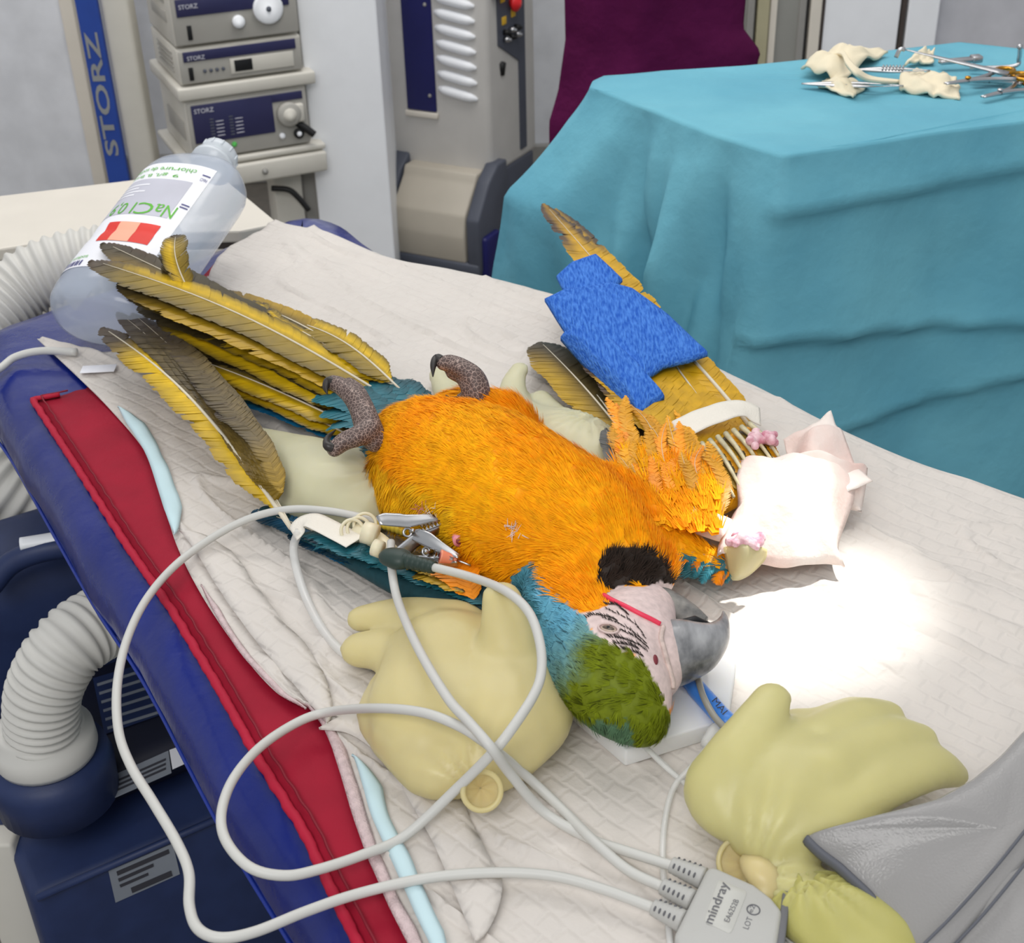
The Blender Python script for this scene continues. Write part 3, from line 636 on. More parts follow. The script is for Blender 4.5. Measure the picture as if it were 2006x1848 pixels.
a, b = P(1772, 97, ZG+0.035), P(1975, 145, ZG+0.014); t = thing('retractor', tuple((a+b)/2), 'long flat steel retractor lying diagonally over the instrument pile', 'retractor', 'surgical instruments on the turquoise drape')
mk('shaft', tube(np.linspace(a, b, 10), np.linspace(0.002, 0.008, 10), 8, 0.4), m_steel, t); mk('blade_tip', tube(cr([a, a+V3(-0.006, 0, 0.0), a+V3(-0.01, 0, -0.01)], 4), 0.003, 8), m_steel, t)
a, b = P(1840, 122, ZG+0.01), P(1908, 116, ZG+0.012)
t = thing('scalpel_handle', tuple((a+b)/2), 'flat squared steel handle resting at the back of the instruments', 'handle', 'surgical instruments on the turquoise drape')
x = nrm(b-a); mk('handle_bar', rbox((0, -0.006, -0.003), (np.linalg.norm(b-a), 0.006, 0.003), frame(a, x, (0, 1, 0)), 0.002), m_steel, t); mk('end_plate', rbox((-0.004, -0.008, -0.004), (0.01, 0.008, 0.005), frame(b, x, (0, 1, 0)), 0.002), m_steel, t)
q = cr([P(1998, 92, ZG+0.04), P(1996, 115, ZG+0.02), P(1985, 130, ZG+0.01), P(1900, 134, ZG+0.006)], 8)
t = thing('hook', tuple(q.mean(0)), 'steel hook curving up at the right edge behind the gold scissors', 'hook', 'surgical instruments on the turquoise drape'); mk('hook_rod', tube(q, 0.003, 8), m_steel, t); mk('hook_tip', ball(q[0], 0.004), m_steel, t)

# ------------------------------------------------------------------ operating table, mattress, red mat, absorbent pad
ZM = 0.845
mpx = [(-12, 668, .83), (120, 615, .83), (390, 520, .83), (560, 446, .83), (660, 450, .83), (770, 520, .83), (1090, 625, .82), (1450, 795, .82), (2006, 1040, .82), (2250, 1150, .82),
       (2400, 1600, .82), (1500, 2250, .82), (790, 2120, .80), (625, 1848, .80), (494, 1641, .80), (422, 1514, .80), (316, 1320, .80), (218, 1174, .80), (146, 1053, .80), (60, 905, .80), (-5, 790, .81)]
mo = np.array([P(*q) for q in mpx]); mo[:, 2] = 0
mo = resamp(np.vstack([cr(np.vstack([mo, mo[:1]]), 6)]), 161)[:-1]
Tm = np.roll(mo, -1, 0)-np.roll(mo, 1, 0); Nm = np.stack([Tm[:, 1], -Tm[:, 0], 0*Tm[:, 0]], 1); Nm /= np.linalg.norm(Nm, axis=1)[:, None]+1e-9
if ((mo-mo.mean(0))*Nm).sum() < 0: Nm = -Nm
for _ in range(6): Nm = np.roll(Nm, 1, 0)+2*Nm+np.roll(Nm, -1, 0); Nm /= np.linalg.norm(Nm, axis=1)[:, None]
rows = []; cm = mo.mean(0)
for off, z in ((-0.02, 0.765), (0.0, 0.768), (0.012, 0.785), (0.014, 0.805), (0.008, 0.828), (-0.004, 0.840), (-0.025, ZM), (-0.08, ZM)):
    q = mo+Nm*off; q[:, 2] = z
    for k in range(len(q)): q[k] += Nm[k]*0.004*nz(q[k], 16, 3); q[k, 2] += 0.002*nz(q[k], 22, 7)
    rows.append(q)
n = len(mo); V = np.concatenate(rows); Fc = [[i*n+j, i*n+(j+1) % n, (i+1)*n+(j+1) % n, (i+1)*n+j] for i in range(len(rows)-1) for j in range(n)]
Fc += [[j for j in range(n)][::-1], [(len(rows)-1)*n+j for j in range(n)]]
mt = thing('table_mattress', (0.3, 0.9, 0.765), 'shiny navy vinyl mattress on the operating table', 'mattress')
mk('cover', (V, Fc), m_vinyl, mt)
q = mo+Nm*0.0135; q[:, 2] = 0.795
mk('seam', tube(np.vstack([q, q[:1]]), 0.0016, 6), mat('vinyl_seam', lin(30, 55, 150), 0.4), mt)
ot = thing('operating_table', (0.35, 0.85, 0), 'steel operating table carrying the navy mattress', 'table')
mk('table_plate', prism([tuple((cm+(p-cm)*0.93)[:2]) for p in mo[::4]], 0.735, 0.7645), m_steel, ot, False)
mk('table_column', rbox((0.25, 0.75, 0.06), (0.47, 0.97, 0.735), bev=0.02), m_greyframe, ot); mk('table_base', rbox((0.1, 0.5, 0.0), (0.7, 1.2, 0.06), bev=0.02), m_darkgrey, ot)

rm = [P(*q, ZM) for q in ((65, 788), (118, 778), (200, 745), (300, 640), (385, 555), (452, 482), (520, 520), (800, 640), (1300, 1000), (1500, 1500), (1300, 1950), (760, 1990), (700, 1850), (669, 1790), (597, 1637), (512, 1502), (427, 1350), (340, 1205), (250, 1075), (148, 915))]
rmt = thing('red_mat', tuple(P(500, 1400, ZM)), 'red quilted warming mat with stitched hem along the navy mattress edge', 'mat')
rp = resamp(np.vstack([np.array(rm), rm[0]]), 160)[:-1]
mk('mat_body', solid(rp-V3(0, 0, 0.001), 0.0045, 6, n=160, zf=lambda a: 0.001*nz(a, 30, 1)), m_redmat, rmt)
hem = resamp(np.array([rm[i] for i in (1, 0, 19, 18, 17, 16, 15, 14, 13, 12, 11)]), 260); hem[:, 2] = ZM+0.003
hem[:, :2] += np.array([[0.0003*math.sin(k*0.9), 0.0003*math.cos(k*0.8)] for k in range(260)])
hem = hem[:: 1]; hr = [0.0034+0.00015*math.sin(k*0.85)+0.0002*math.sin(k*2.1) for k in range(260)]
hp = mk('hem', tube(hem, hr, 8, 0.7), m_redhem, rmt)
sti = np.stack([np.interp(np.arange(260), np.arange(260), hem[:, k]) for k in range(3)], 1)+V3(0.0075, 0.0035, 0.002)
mk('stitching', tube(sti, 0.0009, 5), mat('red_thread', lin(130, 20, 40), 0.7), rmt)

ZP = 0.852
Lc = [(72, 662), (150, 735), (215, 800), (285, 885), (318, 975), (345, 1065), (395, 1165), (470, 1275), (545, 1358), (605, 1385), (640, 1430), (672, 1490), (715, 1630), (762, 1750), (815, 1848), (880, 1960)]
Rc = [(540, 436), (650, 462), (760, 506), (900, 532), (1090, 582), (1250, 650), (1450, 747), (1620, 832), (1800, 912), (2006, 982), (2200, 1070)]
Tc = [(72, 662), (230, 690), (345, 628), (395, 570), (440, 492), (540, 436)]
Bc = [(880, 1960), (1200, 2150), (1700, 2000), (2250, 1600), (2200, 1070)]
NU, NV = 190, 150
wld = lambda L: np.array([P(x, y, ZP) for x, y in L])
L_, R_, T_, B_ = resamp(cr(wld(Lc), 6), NU), resamp(cr(wld(Rc), 6), NU), resamp(cr(wld(Tc), 8), NV), resamp(wld(Bc), NV)
u = np.linspace(0, 1, NU)[:, None, None]; v = np.linspace(0, 1, NV)[None, :, None]
G_ = (1-v)*L_[:, None]+v*R_[:, None]+(1-u)*T_[None]+u*B_[None]-((1-u)*(1-v)*T_[0]+(1-u)*v*T_[-1]+u*(1-v)*B_[0]+u*v*B_[-1])
def padz(p):
    d = nz(p, 5, 11); h = 0.0040*nz(p, 11, 1)+0.0034*abs(nz((p[0]*1.0+0.6*p[1], p[1]*0.35, 0), 38, 4))+0.0012*nz(p, 60, 9)
    cre = abs(nz((p[0]+p[1]*0.9, (p[0]-p[1])*0.25, 0), 16, 21)); h += 0.006*math.exp(-(cre/0.045)**2)
    return h*(0.7+0.6*d)
Z = np.array([[padz(G_[i, j]) for j in range(NV)] for i in range(NU)])
G_[:, :, 2] = ZP+Z
for i in range(NU):                               # left rim lies flat on the red mat, right rim hangs over the mattress
    G_[i, 0, 2] = ZM+0.006; G_[i, 1, 2] = ZM+0.0065
ext = []
Te = np.gradient(R_, axis=0); Ne = np.stack([-Te[:, 1], Te[:, 0], 0*Te[:, 0]], 1); Ne /= np.linalg.norm(Ne, axis=1)[:, None]
if ((R_-G_.mean((0, 1)))*Ne).sum() < 0: Ne = -Ne
for off, dz in ((0.006, -0.002), (0.012, -0.008), (0.018, -0.02), (0.022, -0.04), (0.024, -0.06)):
    q = R_+Ne*off; q[:, 2] = ZP+dz+0.4*Z[:, -1]; q[:, :2] += (Ne*np.array([0.004*math.sin(k*0.21) for k in range(NU)])[:, None])[:, :2]*(-dz*30)
    ext.append(q[:, None])
G_ = np.concatenate([G_]+ext, 1)
pad = thing('absorbent_pad', tuple(P(1000, 1200, ZM)), 'large white quilted absorbent pad spread under the macaw', 'pad')
mk('quilted_sheet', sheet(G_, 0.0015, (0, 0, 1)), m_pad, pad)
def pstrip(name, px, w0, w1, dz, m, seed, rng_=None):
    c = resamp(cr(np.array([P(x, y, ZP+dz) for x, y in px]), 6), 80); T = np.gradient(c, axis=0); N = np.stack([T[:, 1], -T[:, 0], 0*T[:, 0]], 1); N /= np.linalg.norm(N, axis=1)[:, None]
    if N[:, 0].mean() < 0: N = -N
    A = np.stack([c+N*(w0+(w1-w0)*k)*np.array([1+0.18*nz(p, 25, seed) for p in c])[:, None]*np.minimum(1, np.minimum(np.arange(80), np.arange(80)[::-1])/14)[:, None]**0.6 for k in np.linspace(0, 1, 5)], 1)
    for i in range(80):
        for j in range(5): A[i, j, 2] += 0.0018*nz(A[i, j], 45, seed)+0.002*math.sin(j/4*math.pi)
    mk(name, sheet(A, 0.0008, (0, 0, 1)), m, pad)
pstrip('backing_edge', [(690, 1480), (708, 1570), (740, 1650), (780, 1740), (830, 1848), (880, 1930)], 0.003, 0.014, 0.0055, m_backing, 3)
pstrip('backing_edge', [(232, 800), (285, 880), (315, 960), (342, 1050)], -0.002, 0.012, 0.005, m_backing, 5)
pstrip('film_edge', [(600, 1380), (640, 1430), (668, 1500), (708, 1630), (758, 1752), (808, 1850), (860, 1950)], -0.002, 0.006, 0.002, m_padedge, 8)
pstrip('film_edge', [(395, 1150), (470, 1270), (545, 1352), (600, 1392)], -0.002, 0.003, 0.002, m_padedge, 9)
pstrip('folded_edge', [(350, 1040), (420, 1160), (500, 1270), (580, 1360), (640, 1420)], 0.004, 0.030, 0.006, m_pad, 12)
pstrip('folded_edge', [(625, 1430), (690, 1440), (760, 1500), (820, 1600), (870, 1700), (930, 1848)], 0.0, 0.028, 0.005, m_pad, 13)
# ------------------------------------------------------------------ helpers for faces
def PP(x, y, o, n_):
    d = ray(x, y); o = np.asarray(o, float); return CAM+d*(((o-CAM)@n_)/(d@n_))
def plate(name, px, o, n_, th, m, parent):
    q = [PP(x, y, o, n_) for x, y in px]; q2 = [p+np.asarray(n_)*th for p in q]
    k = len(q); Fc = [list(range(k))[::-1], [k+i for i in range(k)]]+[[i, (i+1) % k, k+(i+1) % k, k+i] for i in range(k)]
    return mk(name, (q+q2, Fc), m, parent, False)
# ------------------------------------------------------------------ blue suction / air unit below the table
ux, uy = nrm((0.16, 0.098, 0)), nrm((-0.098, 0.16, 0)); uf = (V3(-0.469, 0.884, 0), ux, uy, V3(0, 0, 1))
un = thing('air_unit', tuple(tf(uf, [(0.15, 0.15, 0)])[0]), 'dark blue air unit on wheels under the left side of the operating table', 'medical machine')
mk('housing', rbox((-0.005, 0, 0.08), (0.36, 0.36, 0.45), uf, 0.012, 3), m_machine, un)
mk('top_cover', rbox((0.05, 0.07, 0.449), (0.34, 0.34, 0.50), uf, 0.02, 3), m_machdark, un)
mk('upper_housing', rbox((0.0, 0.24, 0.45), (0.30, 0.38, 0.66), uf, 0.05, 5), m_machine, un)
mk('lip', tube(tf(uf, [(0.0, -0.001, 0.449), (0.18, -0.001, 0.449), (0.355, -0.001, 0.449)]), 0.004, 8), m_machine, un)
nf = -uy
lb = plate('front_label', [(212, 1706), (338, 1652), (352, 1712), (226, 1768)], tf(uf, [(0, -0.0005, 0)])[0], nf, 0.0008, m_label, un)
for px in ([(228, 1708), (330, 1664), (332, 1672), (230, 1716)], [(231, 1722), (300, 1692), (301, 1698), (233, 1728)], [(234, 1734), (290, 1710), (291, 1715), (236, 1739)], [(256, 1740), (335, 1706), (338, 1716), (259, 1750)]):
    plate('print_line', px, tf(uf, [(0, -0.0015, 0)])[0], nf, 0.0004, m_labeldk, lb)
top = V3(0, 0, 0.501)
for px in ([(182, 1330), (320, 1290), (340, 1392), (205, 1440)],): 
    lb = plate('top_label', px, top, V3(0, 0, 1), 0.0008, m_machine, un)
    for k in range(6): plate('print_line', [(190+k*4, 1340+k*17), (318+k*4, 1300+k*17), (319+k*4, 1305+k*17), (191+k*4, 1345+k*17)], top+V3(0, 0, .001), V3(0, 0, 1), 0.0004, m_label, lb)
lb = plate('strip_label', [(200, 1530), (330, 1472), (336, 1515), (206, 1572)], top, V3(0, 0, 1), 0.0008, m_label, un)
for k in range(3): plate('print_line', [(210, 1537+k*9), (325, 1486+k*9), (325, 1490+k*9), (210, 1541+k*9)], top+V3(0, 0, .001), V3(0, 0, 1), 0.0004, m_labeldk, lb)
plate('strip_label', [(332, 1471), (384, 1452), (388, 1485), (338, 1508)], top, V3(0, 0, 1), 0.0009, m_paper, un)
dc = P(92, 1470, 0.56)
mk('port_drum', lathe([(0.03, -0.065), (0.058, -0.06), (0.06, -0.02), (0.056, -0.004), (0, -0.004)], (dc, V3(1, 0, 0), V3(0, 1, 0), V3(0, 0, 1)), 36), m_machine, un)
for x, y in ((0.02, 0.03), (0.33, 0.03), (0.02, 0.33), (0.33, 0.33)):
    mk('wheel', lathe([(0, -0.014), (0.036, -0.014), (0.04, 0), (0.036, 0.014), (0, 0.014)], frame(tf(uf, [(x, y, 0.04)])[0], uy, V3(0, 0, 1)), 20), m_black, un)
    mk('caster_fork', rbox((x-0.012, y-0.02, 0.04), (x+0.012, y+0.02, 0.085), uf, 0.003), m_darkgrey, un)
def hose(pts, r, pitch=0.012, amp=0.11, k=10):
    q = resamp(cr(np.array(pts), k), 0+int(np.linalg.norm(np.diff(cr(np.array(pts), k), axis=0), axis=1).sum()/pitch*6))
    i = np.arange(len(q)); return tube(q, r*(1+amp*np.sin(i*2*math.pi/6)), 28)
el = thing('elbow_hose', tuple(dc), 'short white corrugated hose elbow plugged into the blue unit', 'hose')
mk('corrugated_tube', hose([P(92, 1480, 0.555), P(82, 1420, 0.60), P(88, 1345, 0.645), P(135, 1265, 0.68), P(215, 1215, 0.68), P(300, 1215, 0.66)], 0.034, 0.0085, 0.06), m_hose, el)
mk('collar', lathe([(0.036, -0.002), (0.047, -0.002), (0.049, 0.004), (0.048, 0.022), (0.041, 0.028), (0.041, 0.034), (0.036, 0.036), (0.03, 0.036)], (dc, V3(1, 0, 0), V3(0, 1, 0), V3(0, 0, 1)), 40), m_hose, el)
ho = thing('corrugated_hose', tuple(P(60, 570, 0.80)), 'wide white corrugated hose coming out from beneath the saline bottle', 'hose')
mk('corrugated_tube', hose([P(330, 502, 0.845), P(220, 506, 0.845), P(110, 528, 0.84), P(20, 580, 0.82), P(-70, 690, 0.78), P(-80, 820, 0.72), P(-20, 920, 0.68), P(70, 975, 0.64), P(180, 990, 0.60)], 0.040, 0.013, 0.07), m_hose, ho)
mk('end_cuff', tube(np.array([P(345, 502, 0.845), P(315, 502, 0.845)]), 0.041, 24), m_hose, ho)
lv = thing('rail_lever', tuple(P(90, 1060, 0.7)), 'white lever with dark arm below the navy mattress', 'lever')
mk('grip', tube(cr([P(40, 1066, 0.70), P(90, 1058, 0.70), P(160, 1046, 0.70)], 6), 0.0085, 12, 0.7), m_white, lv)
mk('arm', tube(cr([P(-20, 1150, 0.66), P(20, 1105, 0.68), P(80, 1080, 0.69), P(170, 1066, 0.69)], 6), 0.012, 12), m_machine, lv)
pp = P(6, 1690, 0.42)
gl = thing('grey_post', (pp[0], pp[1], 0), 'light grey upright post at the bottom left corner', 'post')
mk('upright', rbox((pp[0]-0.022, pp[1]-0.015, 0.02), (pp[0]+0.022, pp[1]+0.015, 0.46), bev=0.004), m_devlight, gl); mk('foot', rbox((pp[0]-0.03, pp[1]-0.08, 0), (pp[0]+0.03, pp[1]+0.08, 0.02), bev=0.004), m_greyframe, gl)
wc = thing('power_cable', tuple(P(30, 700, 0.84)), 'thin white cord running off the left edge beside the bottle base', 'cord')
cq = cr([P(-60, 760, 0.85), P(0, 722, 0.852), P(30, 700, 0.855), P(80, 688, 0.858), P(150, 690, 0.858)], 8)
mk('cord_run', tube(cq, 0.0042, 10), m_cable, wc)

# ------------------------------------------------------------------ saline bottle
B0, N0 = P(190, 634, 0.888), P(434, 298, 0.972)
bz = nrm(N0-B0); bx = nrm(np.cross(V3(0, 0, 1), bz)); by = np.cross(bz, bx); LB = np.linalg.norm(N0-B0); bf = (B0, bx, by, bz)
BA, BB, PW = 0.062, 0.040, 2.5
prof = [(0.70, 0.0), (0.86, 0.004), (0.96, 0.014), (1.0, 0.03), (1.0, 0.30*LB), (0.97, 0.33*LB), (1.0, 0.36*LB), (1.0, 0.72*LB), (0.985, 0.765*LB), (0.93, 0.80*LB), (0.80, 0.835*LB), (0.60, 0.86*LB), (0.43, 0.875*LB), (0.37, 0.89*LB)]
bt = thing('saline_bottle', tuple(B0-V3(0, 0, 0.045)), 'translucent plastic saline bottle with green printed label lying behind the tail feathers', 'bottle')
rfun = lambda z: np.interp(z, [p[1] for p in prof], [p[0] for p in prof])
def bS(phi, z, off=0.0):
    c, s = math.cos(phi), math.sin(phi); f = lambda t: math.copysign(abs(t)**(2/PW), t)
    r = rfun(z); x, y = r*BA*f(c), r*BB*f(s); n_ = nrm((c/BA, s/BB, 0)); return tf(bf, [(x+n_[0]*off, y+n_[1]*off, z)])[0]
mk('bottle_body', lathe(prof, bf, 56, BA, BB, PW), m_bottle, bt)
nk = [(0.020, 0.885*LB), (0.021, 0.90*LB), (0.026, 0.905*LB), (0.026, 0.925*LB), (0.0205, 0.93*LB), (0.0205, 0.95*LB), (0.0225, 0.955*LB), (0.0225, 0.985*LB), (0.019, 0.995*LB), (0.012, 1.0*LB), (0.0, 1.0*LB)]
mk('neck', lathe(nk, bf, 36), m_cap, bt)
for k in range(12):
    a = 2*math.pi*k/12; mk('neck_rib', tube(tf(bf, [(0.0225*math.cos(a), 0.0225*math.sin(a), 0.957*LB), (0.0225*math.cos(a), 0.0225*math.sin(a), 0.983*LB)]), 0.0013, 6), m_cap, bt)
def patch(name, p0, p1, z0, z1, off, m, parent, n=26, k=10):
    p0, p1 = math.radians(p0), math.radians(p1); A = np.array([[bS(p0+(p1-p0)*i/(n-1), z0+(z1-z0)*j/(k-1), off) for j in range(k)] for i in range(n)])
    return mk(name, grid(A), m, parent)
lab = patch('label', -30, 128, 0.13*LB, 0.73*LB, 0.0006, m_paper, bt, 40, 20)
def btext(s, p0, p1, zb, h, m):        # baseline at zb, letters' tops towards the base
    text('lettering', s, None, None, None, m, lab, mapf=lambda x, y: bS(math.radians(p0+(p1-p0)*x), zb-h*y, 0.0013))
patch('print_block', 30, 112, 0.42*LB, 0.63*LB, 0.0009, m_printgrey, lab); patch('print_block', -10, 27, 0.25*LB, 0.63*LB, 0.0009, m_printgrey, lab)
for k in range(4): patch('print_line', 34, 78-(k % 2)*10, (0.59-0.02*k)*LB, (0.598-0.02*k)*LB, 0.0011, m_paper, lab, 14, 3)
for k in range(7): patch('print_line', -8, 22-(k % 3)*6, (0.59-0.045*k)*LB, (0.605-0.045*k)*LB, 0.0011, m_paper, lab, 14, 3)
btext('NaCl 0,9', 116, 50, 0.485*LB, 0.075*LB, m_printgreen)
btext('chlorure de sodium', 108, 35, 0.70*LB, 0.024*LB, m_printgreen); btext('9 g/l, B. Braun', 95, 38, 0.66*LB, 0.024*LB, m_printgreen)
patch('red_panel', 64, 112, 0.27*LB, 0.375*LB, 0.0011, m_printred, lab); patch('salmon_stripe', 78, 93, 0.27*LB, 0.375*LB, 0.0013, m_printpale, lab)
btext('NaCl', 125, 117, 0.665*LB, 0.016*LB, m_printnavy)
for z in (0.68, 0.49, 0.505): patch('print_bar', 116, 126, z*LB, (z+0.006)*LB, 0.0012, m_printnavy, lab, 8, 3)
patch('navy_panel', -4, 22, 0.215*LB, 0.265*LB, 0.0012, m_printnavy, lab); patch('navy_stripe', -4, 22, 0.236*LB, 0.244*LB, 0.0014, m_paper, lab)
btext('sodium chloride 0.9%', 70, 0, 0.19*LB, 0.018*LB, m_printgreen)
for k in range(9): patch('bar_code_line', 40+k*3.2, 40+k*3.2+(1.2 if k % 2 else 2.0), 0.138*LB, 0.165*LB, 0.0012, m_printnavy, lab, 4, 3)
mk('small_label', rbox((0.0, 0, 0), (0.034, 0.016, 0.0006), frame(P(156, 732, ZP+0.004), P(230, 728, ZP+0.004)-P(156, 732, ZP+0.004), (0, 1, 0)), 0.0002), m_paper, bt)

# ------------------------------------------------------------------ water-filled gloves
def glove(label, base, chains, m, flat=0.55, voxel=0.0035, it=10, cuff=None, wr=0.0022, seed=0, knot=None):
    t = thing('water_glove', tuple(base), label, 'glove', 'water-filled latex gloves propping the macaw'); sp = []
    for c in chains: sp += chain(c, flat)
    V, Fc = blobmesh(sp, voxel, it)
    if cuff is not None:
        kx = P(*cuff[:2], cuff[2])
        for i in range(len(V)):                 # pleats running to the knot
            d = V[i]-kx; r = math.hypot(d[0], d[1]); a = math.atan2(d[1], d[0]); V[i, 2] += wr*math.sin(a*17+3*nz(V[i], 30, seed))*math.exp(-r/0.022)
    for i in range(len(V)): V[i, 2] += wr*0.35*nz(V[i], 22, seed+2)
    V[:, 2] = np.maximum(V[:, 2], ZP-0.0015); b_ = mk('glove_skin', (V, Fc), m, t); return t
def cuffring(t, px, z, r, tilt, rr=0.0032, m=None):
    c = P(*px, z); n_ = nrm(tilt); x = nrm(np.cross(n_, V3(0.3, 0.9, 0.1))); fr = (c, x, np.cross(n_, x), n_)
    cr_ = mk('cuff', torus(fr, r, rr, 36, 10), m or m_cuff, t)
    q = []; nn = 48                             # pleated film gathered inside the cuff
    for k, (s, h) in enumerate(((1.0, 0), (0.75, -0.004), (0.5, -0.007), (0.25, -0.010), (0.06, -0.012))):
        q.append(tf(fr, [(r*s*math.cos(2*math.pi*j/nn), r*s*math.sin(2*math.pi*j/nn), h+0.0011*math.sin(j*2*math.pi*7/nn+s*2)*s) for j in range(nn)]))
    Fc = [[i*nn+j, i*nn+(j+1) % nn, (i+1)*nn+(j+1) % nn, (i+1)*nn+j] for i in range(4) for j in range(nn)]
    mk('gathered_film', (np.concatenate(q), Fc), m or m_cuff, cr_)
z0 = ZP
g2 = glove('yellowish water-filled latex glove with open cuff ring in front of the macaw head', P(900, 1400, ZP), [
    [(1000, 1300, z0+.027, .046), (985, 1390, z0+.028, .047), (960, 1462, z0+.020, .034), (940, 1525, z0+.010, .018)],
    [(880, 1290, z0+.027, .045), (860, 1390, z0+.027, .047), (850, 1440, z0+.022, .034), (920, 1520, z0+.010, .018)],
    [(800, 1440, z0+.020, .026), (870, 1480, z0+.020, .034)],
    [(712, 1212, z0+.016, .013), (780, 1208, z0+.020, .018), (880, 1235, z0+.024, .030)],
    [(712, 1272, z0+.016, .017), (760, 1275, z0+.019, .020), (850, 1310, z0+.024, .030)],
    [(982, 1168, z0+.072, .0135), (990, 1205, z0+.064, .0165), (1000, 1260, z0+.050, .022), (1000, 1320, z0+.032, .030)],
    [(772, 1350, z0+.016, .019), (775, 1400, z0+.019, .026), (830, 1430, z0+.022, .034)]], m_latex, 0.56, 0.003, 5, (935, 1530, z0+.035), 0.003, 3)
cuffring(g2, (944, 1550), z0+0.030, 0.0112, (0.1, -0.8, 0.6), 0.0018)
g3 = glove('lemon water-filled latex glove with raised thumb beside the grey pouch', P(1560, 1560, ZP), [
    [(1512, 1370, z0+.058, .0125), (1482, 1425, z0+.052, .017), (1440, 1500, z0+.040, .022), (1425, 1560, z0+.026, .026), (1480, 1630, z0+.014, .018)],
    [(1580, 1460, z0+.030, .028), (1550, 1530, z0+.030, .042), (1520, 1600, z0+.022, .034), (1510, 1660, z0+.012, .016)],
    [(1680, 1420, z0+.030, .022), (1640, 1480, z0+.030, .036), (1600, 1560, z0+.026, .042)],
    [(1735, 1402, z0+.036, .0125), (1680, 1408, z0+.042, .016), (1610, 1450, z0+.044, .018)], [(1800, 1448, z0+.034, .0125), (1730, 1448, z0+.042, .017), (1620, 1500, z0+.046, .02)], [(1868, 1516, z0+.022, .010), (1810, 1500, z0+.032, .018), (1720, 1525, z0+.038, .022), (1620, 1570, z0+.034, .024)],
    [(1540, 1690, z0+.012, .018), (1560, 1740, z0+.010, .018), (1640, 1760, z0+.008, .016)]], m_latex3, 0.62, 0.003, 4, (1475, 1690, z0+.03), 0.003, 7)
cuffring(g3, (1447, 1688), z0+0.014, 0.0125, (-0.55, -0.45, 0.70), 0.0016)
mk('knot', blobmesh(chain([(1470, 1690, z0+.014, .007), (1490, 1710, z0+.016, .010), (1505, 1735, z0+.012, .009), (1490, 1760, z0+.010, .006)], 0.8), 0.0022, 3), m_cuff, g3)
glove('pale water-filled latex glove tucked under the near side of the macaw belly', P(640, 950, ZP), [
    [(505, 862, z0+.018, .016), (560, 890, z0+.022, .026), (640, 940, z0+.026, .042), (700, 985, z0+.022, .036)],
    [(560, 960, z0+.018, .018), (620, 965, z0+.022, .032)], [(650, 905, z0+.030, .022), (680, 930, z0+.03, .032)], [(600, 1010, z0+.012, .014), (660, 1000, z0+.018, .026)],
    [(480, 850, z0+.014, .010), (520, 870, z0+.016, .016)]], m_latex2, 0.62, 0.0035, 7, (780, 1010, z0), 0.003, 12)
glove('pale water-filled latex glove with an upright finger behind the macaw', P(1090, 850, ZP), [
    [(1018, 722, z0+.034, .0095), (1005, 755, z0+.028, .013), (1010, 800, z0+.022, .018), (1060, 850, z0+.022, .03)],
    [(862, 735, z0+.012, .012), (885, 775, z0+.014, .017), (930, 820, z0+.018, .022), (1040, 850, z0+.02, .03)],
    [(1050, 830, z0+.02, .022), (1110, 860, z0+.024, .036), (1160, 890, z0+.022, .034)], [(1060, 780, z0+.016, .011), (1090, 830, z0+.02, .020)]], m_latex2, 0.62, 0.0035, 7, (1150, 900, z0), 0.0025, 15)
glove('dull yellow-green water-filled glove at the bottom edge beside the grey pouch', P(1640, 1800, ZP), [
    [(1560, 1770, z0+.006, .020), (1640, 1800, z0+.012, .030), (1720, 1840, z0+.012, .030), (1700, 1900, z0+.01, .03)], [(1700, 1770, z0+.012, .02), (1740, 1820, z0+.012, .024)]],
    latex('latex_green', lin(196, 190, 114)), 0.5, 0.0035, 6, (1560, 1760, z0), 0.004, 19)

# ------------------------------------------------------------------ foam block, blue tube, probe
fz = ZP+0.001
fo = [P(1100, 1395, fz), P(1225, 1503, fz), P(1425, 1440, fz), P(1440, 1330, fz), P(1380, 1290, fz), P(1230, 1270, fz)]
fb = thing('foam_block', tuple(P(1280, 1400, fz)), 'white foam block supporting the macaw head', 'foam block')
mk('block', prism([p[:2] for p in fo], fz, fz+0.014, bev=0.0015), m_foam, fb)
mk('face_groove', tube([P(1240, 1440, fz+0.0145), P(1335, 1530, fz+0.006)], 0.0016, 8), m_clear, fb)
q = np.linspace(P(1345, 1328, z0+0.018), P(1432, 1425, z0+0.022), 14)
bt_ = thing('airway_tube', tuple(q[0]), 'blue airway tube connector leading from under the beak', 'tube')
bp_ = mk('tube_body', tube(q, np.r_[np.full(3, 0.0058), np.full(8, 0.0064), np.full(3, 0.0068)], 20), m_bluetube, bt_)
text('lettering', 'MAI', P(1394, 1374, z0+0.0275), P(1416, 1401, z0+0.029), nrm(CAM-q[7]), m_labeldk, bp_, height=0.006, lift=0.0008)
pq = cr([P(1366, 1325, z0+0.026), P(1378, 1365, z0+0.031), P(1398, 1402, z0+0.031), P(1424, 1432, z0+0.028), P(1450, 1470, z0+0.02)], 8)
tag(mk('probe_lead', tube(pq, 0.0022, 10), m_probe), 'thin grey probe lead crossing the blue airway tube', 'lead')
t = thing('sampling_line', tuple(P(1320, 1600, z0)), 'clear sampling line running down from beside the airway tube', 'tubing')
mk('line', tube(cr([P(1398, 1448, z0+.02), P(1362, 1495, z0+.016), P(1322, 1540, z0+.006), P(1304, 1600, z0+.004), P(1298, 1680, z0+.004), P(1305, 1770, z0+.004), P(1318, 1900, z0+.004)], 8), 0.0019, 10), m_clear, t)
mk('connector', tube(np.linspace(P(1380, 1462, z0+.02), P(1408, 1424, z0+.022), 6), [.003, .0042, .0042, .005, .005, .004], 12), m_clear, t)
